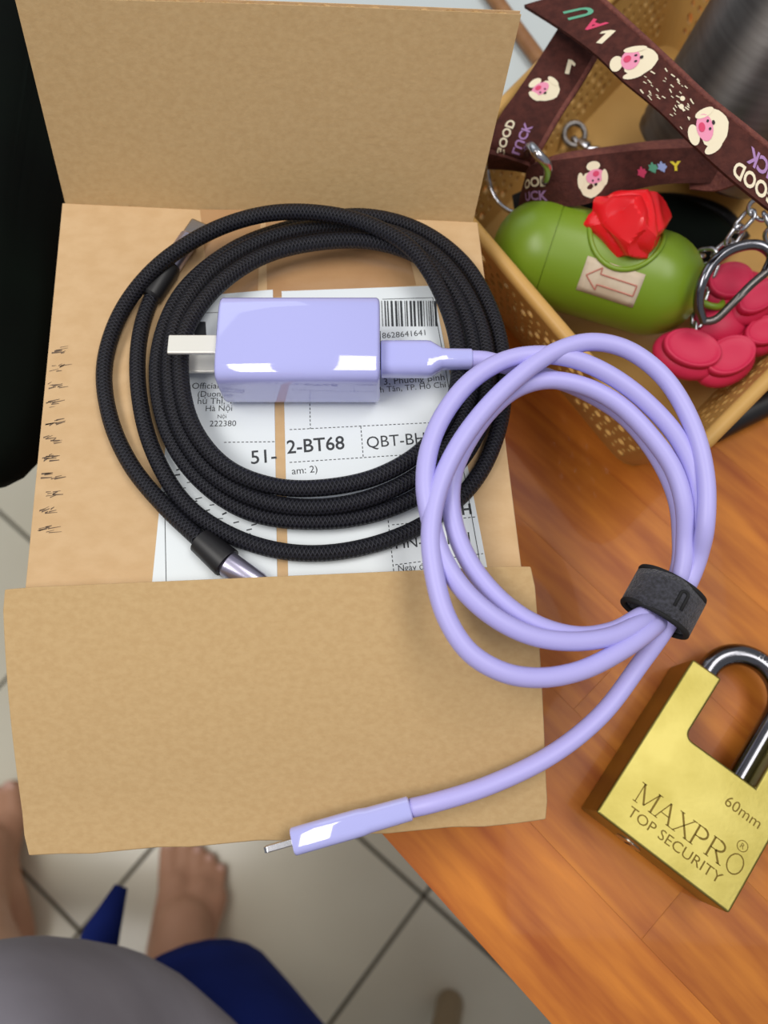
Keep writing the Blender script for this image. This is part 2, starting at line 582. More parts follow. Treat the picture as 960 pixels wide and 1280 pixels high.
mb = MB(); slab(mb, sn + g, nr, fr_, sf + g, CT); mb.build('top_panel', M['card_out'], bx, bevel=0.5)

# raised back flap: two liners and the fluted sheet between, seen along its top edge
ha, hb = V((-125.5, 208.6, BT - 1.5)), V((34.5, 199.8, BT - 1.5))
ta, tbk = V((-121.5, 239, 146.5)), V((44.5, 230.5, 147.5))
fu = (hb - ha).normalized()
fn = (hb - ha).cross(ta - ha).normalized()
if fn.y > 0: fn = -fn                                   # towards the viewer
flp = MB()
FTK = 4.6
def fpt(s, t, d):
    bow = 2.2 * math.sin(math.pi * s) * t
    return (ha.lerp(hb, s)).lerp(ta.lerp(tbk, s), t) - fn * (d + bow)
def sheet(d0, d1, name, m, par):
    mb = MB()
    N = 14
    rows = []
    for d in (d0, d1):
        rows.append([[fpt(i / N, j / 6, d) for i in range(N + 1)] for j in range(7)])
    A = mb.quad_grid(rows[0]); B_ = mb.quad_grid(rows[1], flip=True)
    W = N + 1
    def strip(idx):
        for p, q in zip(idx, idx[1:]):
            mb.f.append((A + p, A + q, B_ + q, B_ + p))
    strip(list(range(W))); strip([6 * W + i for i in range(W)]); strip([j * W for j in range(7)]); strip([j * W + N for j in range(7)])
    return mb.build(name, m, par, smooth='auto')
bf = sheet(0, 0.55, 'back_flap', M['card_in'], bx)
sheet(FTK - 0.55, FTK, 'outer_liner', M['card_out'], bf)
mb = MB()
NF = 20
for k in range(NF * 6):
    pass
rows = []
for j in range(2):
    rows.append([fpt(k / (NF * 8), 0.0 + 0.995 * j, FTK / 2 + (FTK / 2 - 0.5) * math.sin(2 * math.pi * k / 8)) for k in range(NF * 8 + 1)])
mb.quad_grid(rows)
mb.build('fluting', M['card_edge'], bf, solid=0.4, smooth=True, fixn=False)

# front flap sloping towards the viewer
qa, qb, qc, qd = P(2, 735, 92.6), P(667, 706, 92.6), P(687, 1027, 58), P(30, 1072, 59)
mb = MB()
N1, N2 = 16, 12
def ff(s, t, d):
    p = qa.lerp(qb, s).lerp(qd.lerp(qc, s), t)
    p.z += 2.5 * math.sin(math.pi * min(t * 1.2, 1)) - 1.2 * (2 * s - 1) ** 2 * t
    # rounded outer corners
    return p - V((0, 0, d))
outer = []
for i in range(N1 + 1): outer.append((i / N1, 0))
top = [[ff(i / N1, j / N2, 0) for i in range(N1 + 1)] for j in range(N2 + 1)]
bot = [[ff(i / N1, j / N2, 3.6) for i in range(N1 + 1)] for j in range(N2 + 1)]
for rws in (top, bot):
    c = ff(.5, .5, 0)
    for (j, i) in ((N2, 0), (N2, N1), (0, 0), (0, N1)):
        rws[j][i] = rws[j][i] + (V((c.x, c.y, rws[j][i].z)) - rws[j][i]).normalized() * 1.0
    for i in range(N1 + 1):
        rws[N2][i] = rws[N2][i] + V((0, 0.35 * math.sin(i * 2.1), 0))
A = mb.quad_grid(top); B_ = mb.quad_grid(bot, flip=True); W = N1 + 1
def strip2(idx):
    for p, q in zip(idx, idx[1:]): mb.f.append((A + p, A + q, B_ + q, B_ + p))
strip2(list(range(W))); strip2([N2 * W + i for i in range(W)]); strip2([j * W for j in range(N2 + 1)]); strip2([j * W + N1 for j in range(N2 + 1)])
mb.build('front_flap', M['card_in'], bx, bevel=0.5, smooth='auto')

# tape over the seam, with wrinkles
Z1 = BT + 0.12
mb = MB()
slab(mb, P(262, 372, Z1), P(322, 372, Z1), P(326, 262, Z1), P(250, 262, Z1), 0.1)
slab(mb, P(334, 372, Z1), P(520, 356, Z1), P(500, 268, Z1), P(332, 262, Z1), 0.1)
mb.build('packing_tape', M['tape'], bx)

# shipping label in two halves
Z2 = BT + 0.22
lab1 = MB(); slab(lab1, P(187, 760, Z2), P(347, 752, Z2), P(341, 362, Z2), P(225, 372, Z2), 0.12)
l1 = lab1.build('shipping_label', M['label'], bx, label='left half of the white shipping label')
lab2 = MB(); slab(lab2, P(360, 752, Z2), P(614, 735, Z2), P(541, 357, Z2), P(341, 364, Z2), 0.12)
# the right half starts past the bare strip
lab2 = MB(); slab(lab2, P(361, 752, Z2), P(614, 735, Z2), P(541, 357, Z2), P(352, 364, Z2), 0.12)
l2 = lab2.build('shipping_label', M['label'], bx, label='right half of the white shipping label')
Z3 = Z2 + 0.05
ink1, ink2 = MB(), MB()
def tl(mb, s, u0, v0, u1, v1, bold=0.0, ys=1.0):
    text_line(mb, s, P(u0, v0, Z3), P(u1, v1, Z3), 0.0, bold, ys=ys)
def rule(mb, u0, v0, u1, v1, w=0.3, dash=0.0):
    a, b = P(u0, v0, Z3), P(u1, v1, Z3)
    d = (b - a).normalized(); n = V((-d.y, d.x, 0)) * (w / 2)
    ln = (b - a).length
    if not dash:
        mb.face([a - n, b - n, b + n, a + n]); return
    x = 0
    while x < ln:
        p, q = a + d * x, a + d * min(x + dash, ln)
        mb.face([p - n, q - n, q + n, p + n]); x += dash * 1.7
tl(ink2, '2-BT68', 359, 567, 431, 561, 0.012, 1.05)
tl(ink2, 'QBT-BHH', 459, 560, 547, 553, 0.0, 1.05)
tl(ink2, 'am: 2)', 365, 593, 397, 590)
tl(ink2, 'HN-21-1-01', 495, 686, 588, 678, 0.0, 1.0)
tl(ink2, 'HH', 564, 645, 590, 642, 0.03)
tl(ink2, 'Ngày đặt', 498, 714, 541, 711)
tl(ink2, '8628641641', 478, 423, 532, 419, 0.0, 1.0)
tl(ink2, '3, Phuong Bình', 480, 481, 556, 475)
tl(ink2, 'nh Tân, TP. Hồ Chí', 470, 491, 558, 484)
rule(ink2, 362, 537, 545, 528, 0.3, 0.9); rule(ink2, 362, 578, 545, 566, 0.3, 0.9)
rule(ink2, 451, 533, 454, 571, 0.3, 0.9); rule(ink2, 387, 495, 388, 536, 0.3, 0.9)
rule(ink2, 361, 497, 470, 502, 0.3, 0.9)
rule(ink2, 484, 640, 493, 722, 0.3, 0.9); rule(ink2, 490, 656, 596, 646, 0.3, 0.9); rule(ink2, 494, 706, 604, 692, 0.3, 0.9)
rule(ink2, 541, 372, 603, 720, 0.25); rule(ink2, 478, 374, 541, 372, 0.25)
x = 478.0
while x < 546:                                            # bar code
    w = random.choice((1.0, 1.0, 1.8, 2.8))
    ink2.face([P(x, 408, Z3), P(x + w, 408, Z3), P(x + w - 1.5, 376, Z3), P(x - 1.5, 376, Z3)])
    x += w + random.choice((1.1, 1.6, 2.6))
ink2.build('label_print', M['ink'], l2, fixn=False)
tl(ink1, '51-', 314, 580, 346, 577, 0.008)
for s, u0, v0, u1 in (('Official S', 240, 486, 282), ('(Duong', 247, 496, 281), ('hủ Thị, V', 247, 505, 292), ('Hà Nội', 257, 514, 290), ('Nội', 272, 523, 283), ('222380', 262, 533, 295)):
    tl(ink1, s, u0, v0, u1, v0 - 0.5)
rule(ink1, 280, 553, 345, 552, 0.3, 0.9); rule(ink1, 206, 640, 208, 745, 0.25); rule(ink1, 256, 391, 345, 389, 0.25)
ink1.face([P(243, 420, Z3), P(258, 420, Z3), P(257, 402, Z3), P(242, 402, Z3)])
for k in range(7):                                        # slanting rows too soft to read
    u = 222 + k * 16; v = 600 + k * 10
    for q in range(6):
        uu = u - q * 5 + random.uniform(-2, 2); vv_ = v + q * 7 - 12 + random.uniform(-2, 2)
        rule(ink1, uu, vv_, uu + random.uniform(5, 9), vv_ - random.uniform(0, 3), random.uniform(.3, .6))
ink1.build('label_print', M['ink'], l1, fixn=False)

# dark smudged marks along the left edge of the top
mb = MB()
for k in range(11):
    v = 438 + k * 22.5; u = 76 - k * 1.6
    for q in range(7):
        a = P(u + random.uniform(-14, 4), v + random.uniform(-4, 4), BT + .08)
        b = a + V((random.uniform(1, 4.5), random.uniform(0.1, 1.2), 0))
        n = V((0, random.uniform(.12, .34), 0))
        mb.face([a - n, b - n * .4, b + n * .4, a + n])
mb.build('printed_marks', M['smudge'], bx, fixn=False)

# ------------------------------------------------------------------ black braided cable, one continuous spiral
RB = 2.9
z0 = BT + RB
def ring(pts): return [P(u, v, z) for u, v, z in pts]
cp = [(208, 345, z0 + 1), (190, 372, z0 + .5), (175, 420, z0), (173, 485, z0), (190, 560, z0), (232, 630, z0), (295, 672, z0), (370, 691, z0), (450, 685, z0), (530, 655, z0), (590, 605, z0 + 1), (622, 540, z0 + 1), (630, 470, z0 + 1), (618, 400, z0 + 1), (580, 330, z0 + 1), (520, 286, z0 + 1), (450, 270, z0 + 2), (370, 283, z0 + 2), (290, 313, z0 + 2), (225, 370, z0 + 2),
      (197, 450, z0 + 1), (210, 540, z0 + 1), (250, 600, z0 + 1), (310, 640, z0 + 1), (385, 652, z0 + 1), (470, 642, z0 + 1), (550, 602, z0 + 3), (597, 540, z0 + 4), (610, 460, z0 + 4), (592, 385, z0 + 4), (550, 325, z0 + 4), (490, 291, z0 + 4), (420, 283, z0 + 5), (340, 297, z0 + 5), (270, 335, z0 + 5), (225, 395, z0 + 5),
      (212, 460, z0 + 5), (225, 535, z0 + 4), (265, 592, z0 + 4), (325, 625, z0 + 4), (395, 634, z0 + 4), (470, 620, z0 + 4), (540, 580, z0 + 4), (580, 520, z0 + 4), (593, 450, z0 + 4), (575, 380, z0 + 5), (530, 325, z0 + 6), (470, 303, z0 + 7), (400, 303, z0 + 7), (330, 320, z0 + 7), (270, 360, z0 + 8), (232, 415, z0 + 8),
      (226, 470, z0 + 7), (242, 535, z0 + 7), (285, 585, z0 + 7), (345, 608, z0 + 6), (410, 609, z0 + 6), (475, 594, z0 + 6), (530, 560, z0 + 6), (566, 505, z0 + 6), (573, 440, z0 + 7), (553, 370, z0 + 9), (515, 312, z0 + 11), (460, 280, z0 + 12), (395, 266, z0 + 12), (330, 268, z0 + 11), (260, 291, z0 + 9), (195, 335, z0 + 6), (152, 390, z0 + 2), (131, 455, z0), (137, 520, z0), (163, 580, z0), (205, 632, z0), (250, 675, z0)]
path = smooth_path(ring(cp), 1.6)
bc = empty('braided_cable', P(390, 470, BT), 'black braided charging cable coiled flat on the cardboard box', 'cable')
mb = MB(); mb.tube(path, RB, 12); mb.build('cord', M['black'], bc, smooth=True)
a, b = P(249, 674, z0), P(284, 704, z0 + .4)
mb = MB(); d = (b - a).normalized()
mb.tube([a, a + d * .6, b - d * .6, b], [RB + .3, RB + 1.6, RB + 2.4, RB + 2.3], 20); s1 = mb.build('sleeve', M['rubber_black'], bc, smooth='auto')
mb = MB(); e = P(325, 729, BT + 3.4)
mb.tube([b, b + d * .5, e, e + d * .8], [RB + 1.0, RB + 1.5, RB + .5, RB + .2], 20); mb.build('connector_shell', M['alu'], bc, smooth='auto')
a, b = P(188, 372, z0 + .5), P(213, 333, z0 + 1.2)
mb = MB(); d = (b - a).normalized()
mb.tube([a, a + d, b - d, b], [RB + .4, RB + 1.2, RB + 1.4, RB + 1.0], 20); mb.build('sleeve', M['rubber_black'], bc, smooth='auto')
e = P(237, 298, z0 + 1.4)
mb = MB(); mb.tube([b, b + d * .5, e, e + d], [RB, RB + .9, RB + .9, RB + .1], 20); mb.build('connector_shell', M['alu'], bc, smooth='auto')
mb = MB(); mb.box(e + d * 4, (8, 7, 2.2), frame(UZ, d)); mb.build('connector_tip', M['steel'], bc, bevel=.8)

# ------------------------------------------------------------------ charger
CZ0, CZ1 = BT + 1.0, BT + 24.0
xa, xb = -56.3, -1.4
yb, ya = 120.0, 152.5
ch = empty('wall_charger', (-29, 136, CZ0), 'glossy lavender wall charger with two flat prongs lying on the shipping label', 'charger')
def rrect(w, h, r, n=7):
    pts = []
    for cx, cy, a0 in ((w / 2 - r, h / 2 - r, 0), (-w / 2 + r, h / 2 - r, 90), (-w / 2 + r, -h / 2 + r, 180), (w / 2 - r, -h / 2 + r, 270)):
        for k in range(n + 1):
            a = math.radians(a0 + 90 * k / n)
            pts.append((cx + r * math.cos(a), cy + r * math.sin(a)))
    return pts
def sell(w, h, n=48):
    out = []
    for k in range(n):
        a = 2 * math.pi * k / n
        c, s_ = math.cos(a), math.sin(a)
        out.append((w / 2 * math.copysign(abs(c) ** .36, c), h / 2 * math.copysign(abs(s_) ** .36, s_)))
    return out
mb = MB()
cw, chh = ya - yb, CZ1 - CZ0
rings = []
for x, k in ((xa, 1.2), (xa + .4, .4), (xa + 1.2, 0), (xb - 1.2, 0), (xb - .4, .4), (xb, 1.2)):
    rings.append([V((x, (ya + yb) / 2 + p, (CZ0 + CZ1) / 2 + q)) for p, q in sell(cw - 2 * k, chh - 2 * k)])
mb.loft(rings)
mb.build('charger_body', M['purple_gloss'], ch, smooth='auto', angle=50)
for zc in (CZ1 - 4.6, CZ0 + 5.2):
    yc = P(240, 431, CZ1 - 4.6).y
    mb = MB(); mb.box((xa - 8.3, yc, zc), (17.2, 7.0, 1.5)); mb.build('prong', M['prong'], ch, bevel=.5)
mb = MB(); mb.box((xb + .05, (ya + yb) / 2, (CZ0 + CZ1) / 2), (.4, 12, 6)); mb.build('port', M['rubber_black'], ch, bevel=.1)

# ------------------------------------------------------------------ lavender cable
RP = 3.05
uc = empty('charging_cable', P(700, 640, BT), 'lavender silicone charging cable looped three times with a pointed plug', 'cable')
zp = (CZ0 + CZ1) / 2 + 1.5
pl = V((xb + .3, P(500, 449, zp).y, zp))
ex = V((1, 0, 0))
x540, x552, x590 = P(538, 449, zp).x, P(552, 449, zp).x, P(590, 449, zp).x
def sect(x, w, h):
    return [V((x, pl.y + p, zp + q)) for p, q in rrect(w, h, min(w, h) / 2 * .86)]
mb = MB()
mb.loft([sect(pl.x, 12.4, 7.4), sect(pl.x + .3, 13.2, 8.2), sect(x540 - 1.5, 13.2, 8.2), sect(x540, 12.8, 8.0), sect(x540 + 2.2, 10, 7.6), sect(x552, 7.6, 7.2), sect(x552 + 2, 7.1, 7.0), sect(x590 - .4, 6.9, 6.9), sect(x590, 6.3, 6.3)])
mb.build('plug_housing', M['purple_gloss'], uc, smooth='auto')
def C5(x, y): return (500 + x * .4375, 400 + y * .4375)
S = []
def add(pts, zs):
    for k, p in enumerate(pts):
        t = k / max(1, len(pts) - 1)
        z = zs[0] * (1 - t) + zs[1] * t if len(zs) == 2 else (zs[0] + (zs[1] - zs[0]) * math.sin(math.pi * t) ** .7 if t < .5 else zs[2] + (zs[1] - zs[2]) * math.sin(math.pi * t) ** .7)
        S.append(P(p[0], p[1], z))
zs_ = 75.0                                               # height at the strap
S.append(V((x590 - 3, pl.y, zp)))
add([(606, 450), (640, 459)], (zp, zp))
add([C5(420, 163), C5(520, 200), C5(640, 275), C5(735, 390), C5(790, 510), C5(803, 620)], (zp - 2, 88, zs_ + 4))
add([C5(800, 700), C5(775, 770)], (zs_ + 2, zs_))
add([C5(735, 823), C5(690, 845), C5(610, 888), C5(510, 902), C5(400, 875), C5(300, 812), C5(215, 718), C5(165, 620), C5(145, 520), C5(155, 430), C5(200, 335), C5(265, 250), C5(335, 195), C5(420, 172), C5(520, 187), C5(620, 238), C5(710, 325), C5(780, 425), C5(812, 530), C5(815, 630)], (zs_, 106, zs_ + 11))
add([C5(808, 705), C5(785, 775)], (zs_ + 8, zs_ + 5))
add([C5(735, 838), C5(680, 870), C5(600, 905), C5(490, 918), C5(380, 903), C5(275, 853), C5(185, 775), C5(122, 680), C5(87, 570), C5(72, 470), C5(83, 370), C5(125, 270), C5(205, 172), C5(300, 115), C5(395, 99), C5(495, 112), C5(595, 155), C5(700, 232), C5(795, 340), C5(845, 460), C5(852, 590), C5(840, 660)], (zs_ + 4, 112, zs_ + 4))
add([C5(828, 710), C5(800, 775)], (zs_ + 2, zs_ + 2))
add([C5(752, 848), C5(715, 885), C5(635, 942), C5(520, 1000), C5(405, 1022), C5(300, 1008), C5(200, 950), C5(133, 850), C5(97, 720), C5(88, 600), C5(108, 490), C5(158, 375), C5(235, 265), C5(335, 165), C5(440, 92), C5(545, 63), C5(650, 85), C5(755, 165), C5(835, 300), C5(873, 450), C5(872, 590), C5(855, 670)], (zs_ + 2, 112, zs_ + 10))
add([C5(838, 720), C5(808, 785)], (zs_ + 7, zs_ + 5))
add([C5(765, 870), (800, 830), (752, 893), (690, 943), (610, 982), (540, 1004), (514, 1010)], (zs_ + 4, 73, 70))
mb = MB(); mb.tube(smooth_path(S, 1.6), RP, 14)
mb.build('cord', M['purple'], uc, smooth=True)
a, b = P(513, 1010, 70), P(366, 1052, 69)
d = (b - a).normalized(); sd = V((-d.y, d.x, 0))
def sec2(t, w, h): return [a + d * t + sd * p + UZ * q for p, q in rrect(w, h, min(w, h) / 2 * .8)]
ln = (b - a).length
mb = MB(); mb.loft([sec2(0, 6.8, 6.4), sec2(.4, 7.6, 7.0), sec2(ln * .36, 7.9, 7.2), sec2(ln * .42, 8.5, 6.9), sec2(ln * .5, 8.6, 6.8), sec2(ln - .5, 8.6, 6.6), sec2(ln, 7.9, 6)])
mb.build('plug_housing', M['purple_gloss'], uc, smooth='auto')
mb = MB(); mb.prism([(0, -3.0), (8.4, -3.0), (9.3, -2.2), (9.3, 2.2), (8.4, 3.0), (0, 3.0)], -1.0, 1.0, b - d * .2, (d, UZ, -sd))
mb.build('connector_tip', M['steel'], uc, bevel=.3)

# ------------------------------------------------------------------ hook-and-loop strap round the cables
stc = P(829, 752, zs_ + 5)
ad = (P(848, 703, zs_) - P(801, 790, zs_)); ad.z = 0; ad.normalize()
sdv = V((ad.y, -ad.x, 0))
vt = empty('cable_strap', stc - V((0, 0, 8)), 'black hook-and-loop strap wrapped round the lavender cable loops', 'strap')
mb = MB()
rows = []
for k in range(48):
    a_ = 2 * math.pi * k / 48
    rr_ = 1 + .05 * math.cos(3 * a_ + 1)
    rows.append([stc + sdv * (11.4 * math.cos(a_) * rr_) + UZ * (7.6 * math.sin(a_) * rr_) + ad * (x + .35 * math.sin(5 * a_)) for x in (-6.6, -3.2, 0, 3.2, 6.6)])
mb.quad_grid(rows, closed_u=True)
mb.build('band', M['velcro'], vt, solid=1.6, smooth=True, fixn=False)
for q in (-6.7, 6.7):
    mb = MB()
    mb.tube([stc + sdv * (11.4 * math.cos(2 * math.pi * k / 40)) + UZ * (7.6 * math.sin(2 * math.pi * k / 40)) + ad * q for k in range(40)], .95, 8, closed=True)
    mb.build('edge_binding', M['velcro_and_shade'], vt, smooth=True)
sl = []
for k in range(13):
    a_ = math.pi * k / 12
    sl.append((1.3 * math.cos(a_), 2.6 + 1.2 * math.sin(a_)))
slot = [(1.3, -2.4)] + sl + [(-1.3, -2.4)]
mb = MB()
mb.tube([stc + sdv * (p + 3.2) + ad * q + UZ * (7.6 * math.sqrt(max(0, 1 - ((p + 3.2) / 11.4) ** 2)) + .9) for p, q in slot], .6, 8)
mb.build('slot', M['velcro_and_shade'], vt, smooth=True)

# ------------------------------------------------------------------ padlock
PT = 25.0
Bp = P(745, 1015, 0); Bp = V((79.7, -17.9, 0))
px = V((0.795, -0.606, 0)); py = V((0.595, 0.804, 0)); py = V((0.606, 0.795, 0))
pk = empty('padlock', Bp + px * 28 + py * 36, 'brass padlock engraved with lettering lying on the wooden table', 'padlock')
W_, HH_ = 57.0, 72.0
prof = [(0, 0), (W_, 0), (W_, HH_), (W_ - 13.5, HH_), (W_ - 13.5, 44.2)]
for k in range(7):
    a_ = math.radians(270 - 90 * k / 6)
    prof.append((13.2 + 3 + 3 * math.cos(a_), 44.2 + 3 + 3 * math.sin(a_)))
prof += [(13.2, HH_), (0, HH_)]
mb = MB(); mb.prism(prof, .2, PT, Bp, (px, py, UZ))
mb.build('lock_body', M['brass'], pk, bevel=1.1, bseg=3)
def lk(x, y, z): return Bp + px * x + py * y + UZ * z
pth = [lk(9.5, 60, 12.6), lk(9.5, 75, 12.6)]
pth = [lk(9.5, 56 + k * 4, 12.6) for k in range(6)]
for k in range(1, 24):
    a_ = math.pi * (1 - k / 24)
    pth.append(lk(27.5 + 18 * math.cos(a_), 76 + 18 * math.sin(a_), 12.6))
pth += [lk(45.5, 76 - k * 4, 12.6) for k in range(0, 10)]
# the right leg runs down into the notch floor
pth = []
cx_, R_ = 25.5, 15.5
pth += [lk(cx_ - R_, 58 + 3 * k, 12.8) for k in range(7)]
for k in range(1, 25):
    a_ = math.pi * (1 - k / 24)
    pth.append(lk(cx_ + R_ * math.cos(a_), 76 + R_ * math.sin(a_), 12.8))
pth += [lk(cx_ + R_, 76 - 3 * k, 12.8) for k in range(1, 13)]
mb = MB(); mb.tube(pth, 4.4, 20); shk = mb.build('shackle', M['chrome'], pk, smooth='auto')
# stamped letters along the shackle
mb = MB()
def shf(x, y):
    a_ = math.radians(100 - 75 * x)
    r = R_ + .2 + (y - .035) * 24
    return lk(cx_ + r * math.cos(a_), 76 + r * math.sin(a_), 12.8 + math.sqrt(max(0, 4.4 ** 2 - (r - R_) ** 2)) + .05)
put_text(mb, 'HARDENED', shf, .01)
mb.build('shackle_stamp', M['steel'], shk, fixn=False)
# engraving: letters with serifs for the large word
mb = MB()
ZP = PT + .03
def stroke(p, q, w):
    p, q = V(p), V(q)
    d = (q - p).normalized(); n = V((-d.y, d.x)) * w / 2
    pts = [p - n, q - n, q + n, p + n]
    mb.face([lk(t[0], t[1], ZP) for t in pts])
def arc(cx, cy, rx, ry, a0, a1, w):
    N = 14
    for k in range(N):
        t0 = math.radians(a0 + (a1 - a0) * k / N); t1_ = math.radians(a0 + (a1 - a0) * (k + 1) / N)
        stroke((cx + rx * math.cos(t0), cy + ry * math.sin(t0)), (cx + rx * math.cos(t1_), cy + ry * math.sin(t1_)), w)
def letter(ch, x, y, w, h):
    th, tn, sf_ = .78, .42, .38
    def sf(px_, py_): stroke((px_ - 1.0, py_), (px_ + 1.0, py_), sf_)
    if ch == 'M':
        stroke((x, y), (x, y + h), tn); stroke((x + w, y), (x + w, y + h), th)
        stroke((x, y + h), (x + w / 2, y + h * .08), th); stroke((x + w / 2, y + h * .08), (x + w, y + h), tn)
        sf(x, y); sf(x + w, y); sf(x - .3, y + h); sf(x + w + .3, y + h)
    if ch == 'A':
        stroke((x, y), (x + w / 2, y + h), tn); stroke((x + w / 2, y + h), (x + w, y), th); stroke((x + w * .22, y + h * .36), (x + w * .8, y + h * .36), tn); sf(x, y); sf(x + w, y)
    if ch == 'X':
        stroke((x, y), (x + w, y + h), tn); stroke((x, y + h), (x + w, y), th)
        for a in (x, x + w):
            sf(a, y); sf(a, y + h)
    if ch in 'PR':
        stroke((x, y), (x, y + h), th); sf(x, y); stroke((x - .8, y + h), (x + w * .4, y + h), tn); stroke((x, y + h * .48), (x + w * .4, y + h * .48), tn)
        arc(x + w * .4, y + h * .74, w * .52, h * .26, -90, 90, th)
        if ch == 'R':
            stroke((x + w * .4, y + h * .48), (x + w, y), th); sf(x + w, y)
    if ch == 'O':
        arc(x + w / 2, y + h / 2, w / 2, h / 2, 0, 360, .5)
xx = 9.6
for c, w in zip('MAXPRO', (6.6, 5.6, 5.4, 4.6, 5.2, 5.8)):
    letter(c, xx, 12.2, w, 7.6); xx += w + 2.1
arc(49.6, 23.0, 2.0, 2.0, 0, 360, .34)
put_text(mb, 'R', lambda x, y: lk(48.9 + x * 1.5, 22.1 + y * 1.5, ZP), .005)
put_text(mb, 'TOP SECURITY', lambda x, y: lk(9.5 + x * 39.5, 6.3 + y * 39.5 * .95, ZP), .0)
put_text(mb, '60mm', lambda x, y: lk(36.8 + x * 14.5, 31.6 + y * 14.5, ZP), .0)
mb.build('engraving', M['brass_cut'], pk, fixn=False)
mb = MB(); mb.lathe([(5.2, -.6), (5.2, .4), (4.6, .7)], lk(19, 0, 12), -py, px, 24); kc = mb.build('key_cylinder', M['steel'], pk, smooth='auto')
mb = MB(); mb.box(lk(19, -.7, 12), (1.2, .3, 6), (px, py, UZ)); mb.build('keyhole', M['rubber_black'], kc)

# ------------------------------------------------------------------ tan plastic basket
RZ = 60.0
K = [V((22, 244, 0)), V((113.5, 109, 0)), V((268, 257, 0)), V((160, 410, 0))]
bk = empty('plastic_basket', (145, 262, 0), 'tan perforated plastic basket holding pet things behind the box', 'basket')
def inset_quad(Q, d):
    n = len(Q); out = []
    for i in range(n):
        a, b, c = Q[i - 1], Q[i], Q[(i + 1) % n]
        d1 = (b - a).normalized(); d2 = (c - b).normalized()
        n1 = V((-d1.y, d1.x, 0)); n2 = V((-d2.y, d2.x, 0))
        m_ = (n1 + n2); m_ /= (1 + n1.dot(n2))
        out.append(b + m_ * d)
    return out
def rquad(Q, r, z, per_side=None, nc=6):
    """rounded polygon outline; returns points with equal counts for every level"""
    pts = []
    n = len(Q)
    ends = []
    for i in range(n):
        a, b, c = Q[i - 1], Q[i], Q[(i + 1) % n]
        d1 = (a - b).normalized(); d2 = (c - b).normalized()
        p0, p1 = b + d1 * r, b + d2 * r
        arc_ = []
        for k in range(nc + 1):
            t = k / nc
            arc_.append(p0 * (1 - t) ** 2 + b * (2 * t * (1 - t)) + p1 * t ** 2)
        ends.append(arc_)
    for i in range(n):
        pts += ends[i]
        p, q = ends[i][-1], ends[(i + 1) % n][0]
        m_ = per_side[i]
        for k in range(1, m_):
            pts.append(p.lerp(q, k / m_))
    return [V((p.x, p.y, z)) for p in pts]
PS = [22, 28, 24, 28]
NR = 8
levels = []
for j in range(NR + 1):
    t = j / NR
    levels.append(rquad(inset_quad(K, 11 * (1 - t)), 16, 3 + (RZ - 9) * t, PS))
LV = len(levels[0])
mb = MB()
def bil(j, i, s, t):
    a, b = levels[j][i], levels[j][(i + 1) % LV]
    c, d = levels[j + 1][(i + 1) % LV], levels[j + 1][i]
    return a.lerp(b, s).lerp(d.lerp(c, s), t)
for j in range(NR):
    for i in range(LV):
        cellw = (levels[j][i] - levels[j][(i + 1) % LV]).length
        solid_ = (j == 0 or j == NR - 1 or cellw < 4)
        sq = [(1, .5), (1, 1), (.5, 1), (0, 1), (0, .5), (0, 0), (.5, 0), (1, 0)]
        if solid_:
            mb.face([bil(j, i, 0, 0), bil(j, i, 1, 0), bil(j, i, 1, 1), bil(j, i, 0, 1)])
            continue
        big = (i + 2 * j) % 3 == 0
        r_ = .41 if big else .25
        off = .14 if j % 2 else -.14
        o_ = [bil(j, i, *q) for q in sq]
        h_ = [bil(j, i, .5 + off * .6 + r_ * math.cos(2 * math.pi * k / 8), .5 + r_ * math.sin(2 * math.pi * k / 8)) for k in range(8)]
        for k in range(8):
            l_ = (k + 1) % 8
            mb.face([o_[k], o_[l_], h_[l_], h_[k]])
w_ = mb.build('perforated_wall', M['basket'], bk, fixn=False)
me = w_.data
bm = bmesh.new(); bm.from_mesh(me); bmesh.ops.remove_doubles(bm, verts=bm.verts, dist=0.00005); bmesh.ops.recalc_face_normals(bm, faces=bm.faces); bm.to_mesh(me); bm.free()
s_ = w_.modifiers.new('thickness', 'SOLIDIFY'); s_.thickness = 0.0022; s_.offset = 0
# plain band and rolled rim
mb = MB()
rows = [rquad(inset_quad(K, -.2), 16, RZ - 6.2, PS), rquad(inset_quad(K, -.6), 16, RZ - 1, PS)]
mb.quad_grid(rows, closed_v=True); mb.build('rim_band', M['basket'], bk, solid=2.0, smooth=True)
mb = MB(); mb.tube(rquad(inset_quad(K, -1.2), 17, RZ - 1, PS), 3.2, 10, closed=True); mb.build('rim', M['basket'], bk, smooth=True)
mb = MB(); mb.prism([(p.x, p.y) for p in rquad(inset_quad(K, 10.8), 16, 0, PS)], .3, 3.4); mb.build('base', M['basket'], bk)

# ------------------------------------------------------------------ green bag dispenser
ga, gb = P(618, 298, 44), P(876, 372, 44)
gd = (gb - ga).normalized()
gp_ = V((-gd.y, gd.x, 0))
gs = empty('waste_bag_dispenser', (ga + gb) / 2 - V((0, 0, 24)), 'olive green capsule dispenser with a red bag poking out', 'dispenser')
GL = (gb - ga).length; GR = 22.4
prof = []
for k in range(11):
    t = math.pi / 2 * (1 - k / 10); prof.append((max(GR * math.cos(t), .01), GR * (1 - math.sin(t))))
seam = GL * .27
prof2 = prof + [(GR, seam - .5)]
mb = MB(); mb.lathe(prof2, ga, gd, UZ, 40); mb.build('screw_cap', M['green'], gs, smooth='auto')
prof3 = [(GR - .35, seam - .4), (GR - .35, seam - .1), (GR, seam)] + [(r, GL - h) for r, h in reversed(prof)]
mb = MB(); mb.lathe(prof3, ga, gd, UZ, 40); mb.build('shell', M['green'], gs, smooth='auto')
